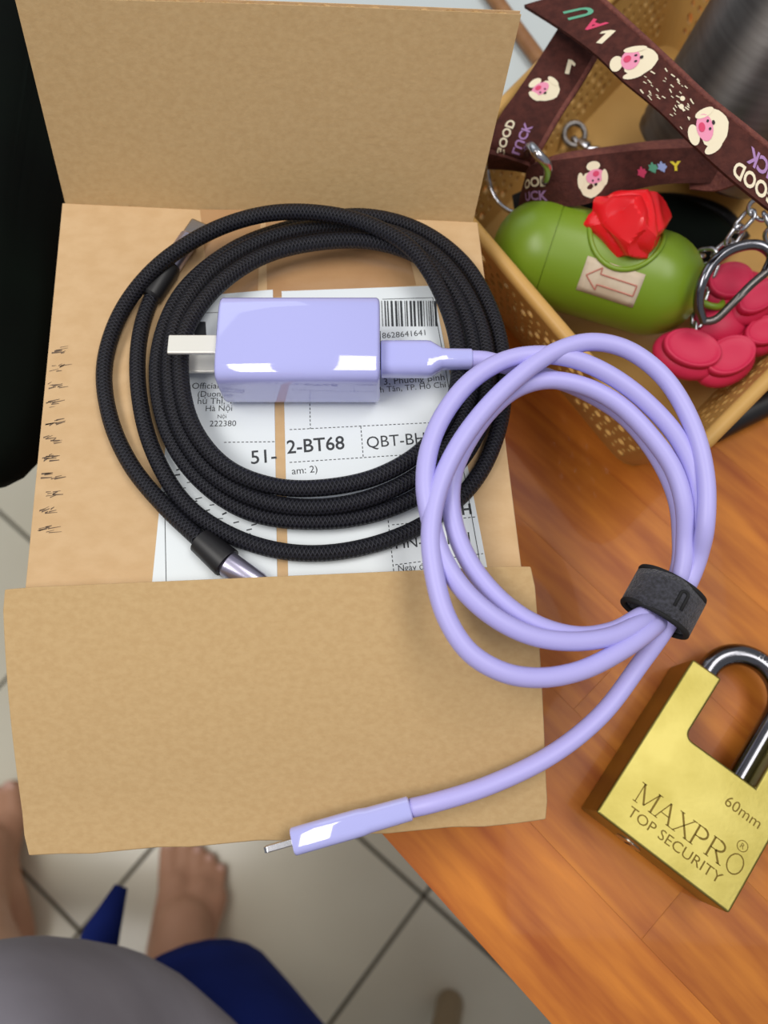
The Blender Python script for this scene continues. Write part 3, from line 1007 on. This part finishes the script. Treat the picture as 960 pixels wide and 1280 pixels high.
# opening on the upper side
def cyl(s, ang, r): return ga + gd * s + (UZ * math.cos(ang) + gp_ * math.sin(ang)) * r
so, ao = GL * .565, math.radians(12)
mb = MB()
mb.tube([cyl(so + 15.5 * math.cos(2 * math.pi * k / 40), ao + .80 * math.sin(2 * math.pi * k / 40), GR + .1) for k in range(40)], 1.15, 8, closed=True)
mb.build('opening_rim', M['green'], gs, smooth=True)
# red bag
cR = cyl(so, ao, GR + 2.5)
random.seed(23)
bm = bmesh.new(); bmesh.ops.create_icosphere(bm, subdivisions=5, radius=1.0)
nrm = (UZ * math.cos(ao) + gp_ * math.sin(ao)).normalized()
dirs = [V((random.gauss(0, 1), random.gauss(0, 1), random.gauss(0, 1))).normalized() for _ in range(28)]
offs = [random.uniform(.76, 1.08) for _ in dirs]
vv = []
for v in bm.verts:
    n = v.co.normalized()
    r = min([o_ / max(.05, n.dot(d_)) for d_, o_ in zip(dirs, offs) if n.dot(d_) > .1] + [1.22])
    r += .09 * abs(math.sin(3.6 * n.x + 2.8 * n.y + 1.5 * math.sin(4 * n.z))) - .04
    vv.append(cR + gd * (n.x * r * 15.5) + gp_ * (n.y * r * 13.5) + nrm * (n.z * r * 13))
mb = MB(); mb.raw(vv, [tuple(x.index for x in f_.verts) for f_ in bm.faces]); bm.free()
mb.build('red_bag', M['red_bag'], gs, smooth='auto', angle=14, label='crumpled red plastic bag end')
# sticker with an arrow
ss0, ss1 = GL * .435, GL * .70
a0_, a1_ = -math.radians(66), -math.radians(29)
def skew(s, t): return cyl(ss0 + (ss1 - ss0) * s, a0_ + (a1_ - a0_) * t - .04 * s, GR + .15)
mb = MB(); mb.quad_grid([[skew(i / 8, j / 6) for i in range(9)] for j in range(7)]); stk = mb.build('sticker', M['sticker'], gs, solid=.15, smooth=True)
mb = MB()
def stp(s, t): return skew(s, t) + (skew(s, t) - (ga + gd * (ss0 + (ss1 - ss0) * s))).normalized() * .18
ar = [(.08, .5), (.3, .82), (.3, .64), (.93, .64), (.93, .34), (.3, .34), (.3, .18), (.08, .5)]
for p, q in zip(ar, ar[1:]):
    mb.tube([stp(p[0] + (q[0] - p[0]) * k / 6, p[1] + (q[1] - p[1]) * k / 6) for k in range(7)], .3, 6)
mb.build('arrow_print', M['red_line'], stk)
te = gb + gd * 1
mb = MB(); mb.tube([te + gd * (3.4 - 5.0 * math.cos(2 * math.pi * k / 28)) + (gp_ * .8 - UZ * .3).normalized() * (4.2 * math.sin(2 * math.pi * k / 28)) for k in range(28)], 1.5, 10, closed=True)
mb.build('hanging_loop', M['green'], gs, smooth=True)

# ------------------------------------------------------------------ carabiner
cz = 66
cpts = [P(878, 402, 54), P(873, 380, 60), P(878, 352, cz), P(895, 325, cz + 3), P(922, 309, cz + 4), P(950, 307, cz + 4), P(965, 320, cz + 3), P(958, 340, cz + 1), P(940, 355, cz - 1), P(915, 380, cz - 5), P(893, 400, cz - 10)]
cb = empty('carabiner', P(900, 360, 55), 'blue-grey steel carabiner clip hooked on the green dispenser', 'carabiner')
mb = MB(); mb.tube(smooth_path(cpts[:8], 1.5), 2.2, 12); mb.build('hook', M['chrome'], cb, smooth='auto')
mb = MB(); mb.tube(smooth_path(cpts[7:] + [cpts[0]], 1.5), 1.7, 12); mb.build('gate', M['cup'], cb, smooth='auto')

# ------------------------------------------------------------------ chain
def link_mesh(L_, W2, r):
    mb = MB()
    pts = []
    for k in range(12):
        a_ = math.pi * k / 11 - math.pi / 2
        pts.append(V(((L_ - W2) / 2 + W2 / 2 * math.cos(a_), W2 / 2 * math.sin(a_), 0)))
    for k in range(12):
        a_ = math.pi * k / 11 + math.pi / 2
        pts.append(V((-(L_ - W2) / 2 + W2 / 2 * math.cos(a_), W2 / 2 * math.sin(a_), 0)))
    mb.tube(pts, r, 8, closed=True)
    me = bpy.data.meshes.new('chain_link')
    me.from_pydata([p / 1000 for p in mb.v], [], mb.f)
    me.materials.append(M['steel'])
    me.polygons.foreach_set('use_smooth', [True] * len(me.polygons))
    return me
def chain(name, pts, label, L_=9.5, W2=6.0, r=.95):
    pth = smooth_path(pts, .5)
    e = empty(name, pts[0], label, 'chain')
    me = link_mesh(L_, W2, r)
    pitch = L_ - 2 * r - .8
    acc = 0; nxt = pitch / 2; k = 0
    for p, q in zip(pth, pth[1:]):
        acc += (q - p).length
        if acc >= nxt:
            o = bpy.data.objects.new('chain_link', me); COL.objects.link(o)
            o.parent = e
            d = (q - p).normalized()
            X, Y, Z = d, None, None
            side = d.cross(UZ).normalized(); up = side.cross(d)
            ang = math.radians(40 if k % 2 else -50)
            Y = side * math.cos(ang) + up * math.sin(ang); Z = d.cross(Y)
            mt = Matrix((X, Y, Z)).transposed().to_4x4()
            mt.translation = m2w(p) - wloc(e)
            o.matrix_local = mt
            nxt += pitch; k += 1
chain('steel_chain', [P(835, 330, 44), P(868, 322, 50), P(893, 318, 56), P(915, 300, 62), P(932, 275, 68), P(948, 262, 72), P(962, 280, 70), P(968, 300, 66)], 'bright steel chain above the pink rubber toy')
chain('steel_chain', [P(872, 420, 40), P(874, 380, 42), P(884, 350, 46), P(892, 330, 50)], 'short dark run of steel chain beside the green dispenser', 8, 5, .85)
# snap hook lying on the basket floor
sh = empty('snap_hook', P(722, 175, 5), 'small steel snap hook on the basket floor beside the cup', 'hook')
mb = MB(); mb.tube([P(718, 168, 12) + V((5.5 * math.cos(2 * math.pi * k / 24), 5.5 * math.sin(2 * math.pi * k / 24), 2 * math.sin(2 * math.pi * k / 24))) for k in range(24)], 1.5, 8, closed=True); mb.build('swivel_ring', M['cup'], sh, smooth=True)
mb = MB(); mb.tube(smooth_path([P(716, 172, 10), P(728, 186, 9), P(748, 188, 9), P(758, 198, 9), P(745, 204, 8)], 1.5), 1.9, 10); mb.build('hook', M['steel'], sh, smooth=True)
mb = MB(); mb.lathe([(2.6, 0), (3.2, 1), (3.2, 6), (2.4, 7)], P(722, 178, 10), P(740, 188, 10) - P(722, 178, 10), None, 16); mb.build('barrel', M['steel'], sh, smooth='auto')

# ------------------------------------------------------------------ pink rubber toy
pt = empty('rubber_toy', P(900, 430, 4), 'raspberry pink rubber toy with oval raised pads in the basket corner', 'toy')
lobes = [((864, 437), (36, 23), 18, 44, True), ((911, 446), (36, 21), -32, 42, True), ((905, 395), (30, 20), -20, 42, False), ((912, 352), (30, 20), -30, 46, True), ((948, 372), (34, 15), -38, 46, True), ((955, 415), (28, 16), -25, 40, True), ((935, 400), (30, 26), 0, 36, False)]
mbL = MB(); pads = []
for (u, v), (rx, ry), ang, z, pad in lobes:
    c = P(u, v, z); sx = (P(u + 1, v, z) - c).length; sy = (P(u, v - 1, z) - c).length
    a_ = math.radians(-ang) if False else math.radians(-ang)
    X = V((math.cos(a_), math.sin(a_), 0)); Y = V((-X.y, X.x, 0))
    mbL.ellipsoid(c - V((0, 0, 5)), (rx * sx * 1.22, ry * sy * 1.28, 7), (X, Y, UZ))
    if pad: pads.append((c, X, Y, rx * sx, ry * sy))
mbL.ellipsoid(P(918, 385, 22), (20, 18, 17))
tb_ = mbL.build('toy_body', M['pink'], pt, smooth=True)
for c, X, Y, rx, ry in pads:
    mb = MB()
    o = c + V((0, 0, .3))
    mb.lathe([(1.0, -1.5), (1.0, 1.4), (.97, 2.2), (.91, 2.4), (.86, 1.9), (.74, 1.6), (.4, 1.75), (.001, 1.8)], o, UZ, X, 36, rx, ry)
    mb.build('pad', M['pink'], pt, smooth=True)

# ------------------------------------------------------------------ steel cup
cax = V((.34, .34, .87)).normalized()
cpz = V((158, 288, 22))
mb = MB()
mb.lathe([(.01, 0), (33, 0), (35, 1.5), (35.6, 4), (35.2, 6), (36, 8), (36.4, 60), (36.8, 150), (36.8, 152), (35.6, 152), (35.4, 150), (34.8, 10), (.01, 8)], cpz, cax, None, 64)
mb.build('steel_cup', M['cup'], None, smooth='auto', label='dark brushed steel cup leaning in the basket behind the straps', cat='cup')
mb = MB()

# ------------------------------------------------------------------ printed pet harness
class Ribbon:
    def __init__(self, L_, R_, zl, zr, t=1.8):
        self.L = smooth_path([P(u, v, z) for (u, v), z in zip(L_, zl)], 1.5)
        self.R = smooth_path([P(u, v, z) for (u, v), z in zip(R_, zr)], 1.5)
        n = 60
        def resamp(p):
            cum = [0]
            for a, b in zip(p, p[1:]): cum.append(cum[-1] + (b - a).length)
            out = []; j = 0
            for k in range(n + 1):
                d = cum[-1] * k / n
                while j < len(p) - 2 and cum[j + 1] < d: j += 1
                seg = cum[j + 1] - cum[j]
                out.append(p[j].lerp(p[j + 1], 0 if seg < 1e-9 else (d - cum[j]) / seg))
            return out
        self.L, self.R, self.n, self.t = resamp(self.L), resamp(self.R), n, t
        self.length = sum((self.at(k / n, .5) - self.at((k - 1) / n, .5)).length for k in range(1, n + 1))
        self.width = (self.at(.5, 0) - self.at(.5, 1)).length
    def at(self, s, t, h=0.0):
        x = max(0, min(.99999, s)) * self.n; i = int(x); fr = x - i
        l = self.L[i].lerp(self.L[i + 1], fr); r = self.R[i].lerp(self.R[i + 1], fr)
        p = l.lerp(r, t)
        d = (self.L[i + 1] + self.R[i + 1] - self.L[i] - self.R[i]).normalized()
        w = (r - l).normalized()
        nn = d.cross(w).normalized()
        if nn.z < 0: nn = -nn
        p = p + nn * (h + .5 * math.sin(math.pi * t))
        return p
    def mesh(self):
        mb = MB()
        rows = []
        for k in range(self.n + 1):
            s = k / self.n
            top = [self.at(s, j / 6) for j in range(7)]
            bot = [self.at(s, j / 6, -self.t) for j in reversed(range(7))]
            rows.append(top + bot)
        mb.loft(rows)
        return mb
    def poly(self, mb, pts, s0, t0, size, h, rot=0.0):
        """polygon in strap units: size mm, centred at s0,t0"""
        c, s_ = math.cos(rot), math.sin(rot)
        q = []
        for x, y in pts:
            X, Y = (x * c - y * s_) * size, (x * s_ + y * c) * size
            q.append(self.at(s0 + X / self.length, t0 - Y / self.width, h))
        mb.face(q)
    def text(self, mb, txt, s0, t0, wmm, h=.22, rot=0.0, bold=.02):
        vv, ff_, w = text_mesh(txt, bold)
        c, s_ = math.cos(rot), math.sin(rot)
        out = []
        for x, y in vv:
            X, Y = (x / w - .5) * wmm, (y - .35) / w * wmm
            X, Y = X * c - Y * s_, X * s_ + Y * c
            out.append(self.at(s0 + X / self.length, t0 - Y / self.width, h))
        mb.raw(out, ff_)
hn = empty('pet_harness', P(760, 170, 4), 'brown printed webbing pet harness piled on the basket', 'harness')
def oval(rx, ry, cx=0, cy=0, n=18, wob=0.0): return [(cx + rx * math.cos(2 * math.pi * k / n) * (1 + wob * math.sin(k * 2.3)), cy + ry * math.sin(2 * math.pi * k / n) * (1 + wob * math.cos(k * 1.9))) for k in range(n)]
def dog(r, par, s0, t0, size, rot):
    a, b, c = MB(), MB(), MB()
    r.poly(a, oval(.62, .55, 0, -.12, wob=.05), s0, t0, size, .18, rot)
    r.poly(a, oval(.34, .2, .1, .62), s0, t0, size, .18, rot)
    r.poly(b, oval(.46, .3, .16, .18), s0, t0, size, .26, rot)
    r.poly(a, oval(.16, .36, .62, .05), s0, t0, size, .30, rot)
    r.poly(a, oval(.15, .34, -.56, .1), s0, t0, size, .30, rot)
    r.poly(c, oval(.05, .05, .02, .02), s0, t0, size, .36, rot); r.poly(c, oval(.05, .05, .3, .02), s0, t0, size, .36, rot); r.poly(c, oval(.08, .06, .16, -.16), s0, t0, size, .36, rot)
    d = MB(); r.poly(d, oval(.16, .12, .2, .28), s0, t0, size, .34, rot)
    a.build('cream_print', M['cream'], par, fixn=False); b.build('pink_print', M['pinkp'], par, fixn=False); c.build('dark_print', M['inkp'], par, fixn=False); d.build('magenta_print', M['magenta'], par, fixn=False)
def letters(r, par, txt, s0, t0, w, m, rot=0.0, bold=.03, nm='lettering'):
    mb = MB(); r.text(mb, txt, s0, t0, w, .22, rot, bold); mb.build(nm, M[m], par, fixn=False)

def one(r, par, s0, t0, size, rot):
    mb = MB()
    r.poly(mb, [(-.12, -.5), (.14, -.5), (.14, .5), (-.08, .5), (-.34, .3), (-.34, .1), (-.12, .22)], s0, t0, size, .24, rot)
    mb.build('lettering', M['cream'], par, fixn=False)
# strap running from the top to the right edge
r1 = Ribbon([(735, -14), (795, 40), (840, 82), (885, 124), (930, 160), (985, 205)], [(655, 6), (699, 34), (746, 69), (776, 98), (825, 139), (862, 176), (911, 221), (972, 270)],
            [100, 104, 107, 108, 108, 106], [92, 95, 98, 100, 102, 103, 102, 100])
s1_ = r1.mesh().build('strap', M['strap'], hn, smooth='auto')
e_ = MB(); e_.tube([r1.at(k / 60, -.03, -.6) for k in range(61)], 1.3, 8); e_.build('strap_edging', M['strap_edge'], s1_, smooth=True)
dog(r1, s1_, .40, .50, 10.5, math.radians(150)); dog(r1, s1_, .73, .50, 10.5, math.radians(150))
one(r1, s1_, .255, .55, 7.5, math.radians(30)); letters(r1, s1_, 'A', .19, .52, 6, 'magenta', math.radians(200)); letters(r1, s1_, 'U', .115, .5, 6, 'greenp', math.radians(170))
letters(r1, s1_, 'GOOD', .915, .78, 19, 'cream', math.radians(180)); letters(r1, s1_, 'LUCK', .93, .38, 17, 'lilac', math.radians(180))
mb = MB()
for k in range(46):
    s = random.uniform(.46, .66); t = random.uniform(.1, .95)
    r1.poly(mb, [(-.5, -.11), (.5, -.08), (.5, .1), (-.5, .12)], s, t, random.uniform(1.0, 2.2), .25, random.uniform(-.3, .3))
r1.poly(mb, oval(.5, .4), .60, .42, 2.2, .3); r1.poly(mb, oval(.5, .4), .615, .58, 2.2, .3)
mb.build('worn_threads', M['cream'], s1_, fixn=False)
# strap from upper centre to the ring on the left
r2 = Ribbon([(706, 22), (694, 41), (668, 82), (645, 116), (622, 150), (612, 185), (610, 207)], [(758, 45), (744, 67), (724, 101), (697, 142), (675, 180), (664, 200), (660, 212)], [84, 84, 82, 80, 77, 72, 62], [84, 84, 82, 80, 77, 72, 62])
s2_ = r2.mesh().build('strap', M['strap'], hn, smooth='auto')
e_ = MB(); e_.tube([r2.at(.1 + .85 * k / 60, 1.03, -.8) for k in range(61)], 1.3, 8); e_.build('strap_edging', M['strap_edge'], s2_, smooth=True)
one(r2, s2_, .29, .66, 7.0, math.radians(75)); dog(r2, s2_, .47, .5, 8.8, math.radians(20))
letters(r2, s2_, 'GOOD', .80, .28, 15, 'cream', math.radians(180)); letters(r2, s2_, 'LUCK', .775, .62, 13, 'lilac', math.radians(180))
# front strap
r3 = Ribbon([(655, 226), (662, 208), (682, 203), (750, 193), (810, 187), (868, 184), (905, 180)], [(648, 262), (664, 256), (690, 258), (724, 257), (769, 244), (825, 231), (875, 229), (912, 232)], [60, 72, 76, 78, 78, 78, 78], [48, 58, 62, 66, 68, 69, 70, 70])
s3_ = r3.mesh().build('strap', M['strap'], hn, smooth='auto')
r3b = Ribbon([(664, 204), (700, 192), (760, 183), (815, 176), (880, 172)], [(672, 213), (712, 203), (765, 193), (818, 187), (880, 186)], [68, 72, 73, 73, 73], [72, 75, 76, 76, 76], 1.2)
r3b.mesh().build('strap_lining', M['strap_edge'], hn, smooth='auto')
letters(r3, s3_, 'OOD', .155, .40, 12.5, 'cream'); letters(r3, s3_, 'UCK', .15, .74, 11.5, 'lilac'); dog(r3, s3_, .405, .55, 8.5, 0)
for s_, t_, m_ in ((.625, .58, 'magenta'), (.675, .5, 'greenp'), (.715, .5, 'bluep')):
    mb = MB(); r3.poly(mb, oval(.55, .75, wob=.3), s_, t_, 3.0, .25, .4); mb.build('worn_print', M[m_], s3_, fixn=False)
letters(r3, s3_, 'Y', .775, .5, 4.6, 'yellowp', 0, .05)
# red-brown cross piece beneath the crossing
r4 = Ribbon([(858, 172), (890, 174), (930, 182), (975, 190)], [(862, 236), (895, 238), (930, 226), (975, 212)], [72, 76, 80, 84], [66, 70, 76, 82], 1.5)
r4.mesh().build('cross_strap', M['strap_edge'], hn, smooth='auto')
# folded end under the front strap, its shade painted in as black
r5 = Ribbon([(640, 244), (660, 236), (700, 240), (760, 236)], [(646, 278), (668, 284), (708, 286), (766, 262)], [40, 44, 48, 50], [36, 40, 44, 46], 2.5)
r5.mesh().build('shaded_fold', M['velcro_and_shade'], hn, smooth='auto')
mb = MB(); mb.tube(smooth_path([P(664, 183, 84), P(672, 193, 86), P(684, 206, 82), P(682, 226, 70), P(668, 216, 62), P(660, 196, 70)], 1.5, True), 2.0, 10, closed=True); mb.build('d_ring', M['steel'], hn, smooth=True)
mb = MB(); mb.tube(smooth_path([P(612, 205, 50), P(612, 230, 44), P(625, 255, 42), P(646, 266, 44), P(668, 255, 46), P(672, 228, 48), P(645, 205, 52)], 1.5, True), 1.1, 8, closed=True); mb.build('ring', M['steel'], hn, smooth=True)
# black lump and cord added to fill the dark area of the basket floor
pu = MB()
pc = P(838, 285, 10)
pu.ellipsoid(pc, (34, 19, 9), (V((.94, -.34, 0)), V((.34, .94, 0)), UZ))
pu.build('lump', M['bag'], None, smooth=True, label='small black pouch on the basket floor behind the green dispenser', cat='lump')
mb = MB(); mb.tube(smooth_path([P(775, 262, 8), P(815, 250, 10), P(860, 252, 9), (P(905, 268, 8)), P(930, 300, 8)], 2), 3.4, 10)
mb.build('leash_cord', M['rubber_black'], None, smooth=True, label='black cord lying on the basket floor below the steel cup', cat='cord')

# ------------------------------------------------------------------ things at the edges of the table
mb = MB(); mb.prism([(-150, 290), (24, 268), (150, 424), (60, 560), (-150, 470)], .2, 3.5)
mb.build('grey_board', M['grey_board'], None, bevel=.8, label='pale blue-grey board lying behind the box and basket', cat='board')
mb = MB(); mb.tube([P(606, -18, 8), P(676, 78, 8)], 4.2, 14); mb.build('wooden_stick', M['stick'], None, smooth='auto', label='thin brown wooden stick lying on the pale grey board', cat='stick')
mb = MB()
rows = []
a = P(888, 548, 0); b = P(985, 470, 0)
d = (b - a).normalized(); n = V((-d.y, d.x, 0))
pth = smooth_path([P(890, 538, 6), P(925, 520, 7), P(965, 500, 7), P(1010, 470, 7)], 2)
mb.tube(pth, 6.2, 14)
mb.build('black_strap_end', M['rubber_black'], None, smooth='auto', label='black strap end on the table below the basket corner', cat='strap')
# dark bag left of the box, hanging a little over the table edge
bm = bmesh.new(); bmesh.ops.create_icosphere(bm, subdivisions=5, radius=1.0)
vv = []
def sp(x, e): return math.copysign(abs(x) ** e, x)
for v in bm.verts:
    n = v.co.normalized()
    x, y, z = sp(n.x, .4), sp(n.y, .4), sp(n.z, .6)
    w = 1 + .05 * math.sin(5 * n.y + 3 * n.x) + .04 * math.sin(9 * n.x + 7 * n.z)
    p = V((-302 + x * 148 * w - 6 * y, 306 + y * 246 * w, 40 + z * 39.5))
    if z > 0: p.z += 5 * math.sin(p.x / 19) * math.cos(p.y / 27) * z
    p.z = max(p.z, .4)
    vv.append(p)
mb = MB(); mb.raw(vv, [tuple(q.index for q in f_.verts) for f_ in bm.faces]); bm.free()
bgo = mb.build('cloth_bag', M['bag'], None, smooth=True, label='dark green-black cloth bag slumped left of the box', cat='bag')

# ------------------------------------------------------------------ seated person
def W(x, y, z): return V((x * 1000, y * 1000, z * 1000 + FZ))
ps = empty('person', W(-.13, -.25, 0), 'seated barefoot person in a grey shirt and navy shorts', 'person')
mb = MB()
def cap(a, b, ra, rb): mb.capsule(W(*a), W(*b), ra * 1000, rb * 1000)
RK, LK_ = (-.130, -.205, .450), (-.245, -.225, .47)
RA, LA = (-.238, -.245, .085), (-.470, -.160, .095)
cap((-.02, -.40, .50), RK, .080, .056); cap((-.20, -.40, .50), LK_, .080, .056)
def shin(k, a):
    k, a = V(k), V(a)
    m_ = k.lerp(a, .35) + V((0, -.012, 0))
    cap(k, m_, .052, .050); cap(m_, k.lerp(a, .8), .050, .034); cap(k.lerp(a, .8), a, .034, .035)
shin(RK, RA); shin(LK_, LA)
toes = []
def foot(ank, toe, side):
    """ank, toe: floor positions; side +1 big toe on the right"""
    a, t = V((ank[0], ank[1], 0)), V((toe[0], toe[1], 0))
    d = (t - a).normalized(); n = V((d.y, -d.x, 0))
    heel = a - d * .045
    cap(heel + V((0, 0, .033)), a + V((0, 0, .045)), .033, .036)
    cap(V(ank), a + d * .06 + V((0, 0, .050)), .037, .032)
    cap(a + d * .03 + V((0, 0, .045)) - n * .008, t - d * .05 + n * .018 * side + V((0, 0, .022)), .036, .021)
    cap(a + d * .03 + V((0, 0, .040)), t - d * .055 - n * .014 * side + V((0, 0, .020)), .032, .019)
    cap(a + d * .02 + V((0, 0, .03)), t - d * .065 - n * .03 * side + V((0, 0, .018)), .028, .017)
    for k, (off, ln_, r) in enumerate(((.030, .0, .0125), (.0105, .002, .0095), (-.006, -.006, .0088), (-.0215, -.016, .0083), (-.036, -.028, .0078))):
        b0 = t - d * .048 + n * off * side * .92 + V((0, 0, .018)) + d * ln_ * .6
        b1 = t - d * .004 + n * off * side + V((0, 0, r + .001)) + d * ln_
        cap(b0, b1, r * 1.05, r)
        toes.append((b1 + V((0, 0, r * .8)) + d * r * .2, d, n, r))
foot(RA, (-.243, -.098, 0), -1)
foot(LA, (-.512, -.040, 0), 1)
# trunk, neck, head, arms
cap((-.13, -.36, .56), (-.13, -.33, .72), .13, .13); cap((-.13, -.33, .72), (-.13, -.36, 1.0), .125, .12)
cap((-.23, -.37, 1.02), (-.03, -.37, 1.02), .07, .07); cap((-.13, -.37, 1.02), (-.13, -.34, 1.16), .058, .052)
hd = V((-.13, -.31, 1.25))
mb.ellipsoid(W(*hd), (76, 96, 112)); mb.ellipsoid(W(-.13, -.232, 1.175), (42, 30, 38)); mb.ellipsoid(W(-.13, -.208, 1.235), (11, 14, 22))
for s in (-1, 1):
    mb.ellipsoid(W(-.13 + s * .077, -.315, 1.245), (9, 18, 30)); mb.ellipsoid(W(-.13 + s * .032, -.222, 1.27), (16, 9, 8))
    shd = V((-.13 + s * .175, -.37, 1.02)); el = V((-.13 + s * .235, -.40, .76)); wr = V((-.13 + s * .225, -.335, .55))
    cap(shd, el, .050, .040); cap(el, wr, .040, .026)
    pm = wr + V((-s * .01, .03, -.065)); cap(wr, pm, .027, .030)
    for q in range(4):
        f0 = pm + V((-.024 + q * .016, .008, -.02)); f1 = f0 + V((0, .022, -.03)); f2 = f1 + V((0, .006, -.026 + .004 * abs(q - 1.5)))
        cap(f0, f1, .0095, .009); cap(f1, f2, .009, .008)
    h0 = wr + V((-s * .026, .02, -.03)); h1 = h0 + V((-s * .02, .03, -.035)); cap(wr + V((-s * .01, .01, -.01)), h0, .014, .012); cap(h0, h1, .012, .010)
body = mb.build('body', M['skin'], ps, smooth=True)
rm = body.modifiers.new('remesh', 'REMESH'); rm.mode = 'VOXEL'; rm.voxel_size = .0042; rm.use_smooth_shade = True
smo = body.modifiers.new('smooth', 'SMOOTH'); smo.factor = .5; smo.iterations = 3
for c, d, n, r in toes:
    mb = MB(); mb.ellipsoid(W(*c), (r * 620, r * 700, 1.6), (n, d, UZ), 8, 12); mb.build('toe_nail', M['nail'], body, smooth=True)
# shirt
mb = MB()
rings = []
def ering(cx, yf, yb_, rx, z, n=40, lean=0.0):
    out = []
    cy = (yf + yb_) / 2; ry = (yf - yb_) / 2
    for k in range(n):
        a_ = 2 * math.pi * k / n
        x = rx * math.copysign(abs(math.cos(a_)) ** .95, math.cos(a_)); y = ry * math.sin(a_)
        fold = 1 + .012 * math.sin(7 * a_ + z * 40)
        out.append(W(cx + x * fold, cy + y * fold, z))
    return out
for cx, yf, yb_, rx, z in ((-.14, -.24, -.50, .150, .46), (-.145, -.140, -.50, .135, .52), (-.156, -.102, -.50, .118, .58), (-.164, -.084, -.495, .108, .63), (-.166, -.075, -.49, .102, .68), (-.163, -.078, -.485, .104, .74), (-.150, -.102, -.485, .130, .80), (-.13, -.15, -.49, .170, .87), (-.13, -.19, -.49, .178, .95), (-.13, -.235, -.47, .165, 1.03), (-.13, -.28, -.45, .10, 1.09), (-.13, -.30, -.43, .068, 1.115)):
    rings.append(ering(cx, yf, yb_, rx, z))
mb.loft(rings, cap=False)
for s in (-1, 1):
    sh_ = V((-.13 + s * .15, -.37, 1.02)); el = V((-.13 + s * .225, -.40, .83))
    mb.tube([W(*sh_.lerp(el, k / 6)) for k in range(7)], [70, 70, 68, 66, 64, 63, 62], 20, cap=False)
shirt = mb.build('shirt', M['shirt'], ps, smooth=True, solid=2, subsurf=1)
# shorts
mb = MB()
def leg_cloth(hip, knee, end, r0, r1, r2, tip=None):
    hp, kn, en = V(hip), V(knee), V(end)
    pth = smooth_path([W(*hp), W(*hp.lerp(kn, .5)), W(*kn), W(*en)], 12)
    rad = []
    for i in range(len(pth)):
        t = i / (len(pth) - 1)
        rad.append((r0 * (1 - t) + r2 * t) * 1000 + 10 * math.sin(math.pi * t) * (r1 > 0))
    mb.tube(pth, rad, 28, cap=False)
leg_cloth((.040, -.44, .505), (-.105, -.235, .475), (-.150, -.190, .415), .105, .07, .076)
leg_cloth((-.195, -.44, .505), (-.205, -.26, .485), (-.225, -.225, .42), .100, .07, .078)
mb.tube([W(-.19, -.25, .50), W(-.197, -.15, .50), W(-.189, -.108, .497), W(-.181, -.082, .492)], [26, 17, 11, 4], 16)
mb.lathe([(150, 0), (165, 30), (160, 90), (150, 130)], W(-.13, -.38, .44), UZ, None, 32, 1.0, .8)
mb.build('shorts', M['navy'], ps, smooth=True, solid=2)
mb = MB(); mb.ellipsoid(W(-.13, -.325, 1.285), (82, 100, 92)); mb.build('hair', M['hair'], ps, smooth=True)
# stool under the person
st = empty('stool', W(-.07, -.41, 0), 'tan plastic stool under the seated person', 'stool')
mb = MB(); mb.lathe([(.01, 0), (150, 0), (160, 6), (160, 18), (150, 24), (.01, 24)], W(-.07, -.41, .385), UZ, None, 32); mb.build('seat', M['stool'], st, smooth='auto')
for sx in (-1, 1):
    for sy in (-1, 1):
        mb = MB(); mb.tube([W(-.07 + sx * .09, -.41 + sy * .09, .39), W(-.07 + sx * .15, -.42 + sy * .14, .0)], [17, 17], 12); mb.build('leg', M['stool'], st, smooth='auto')
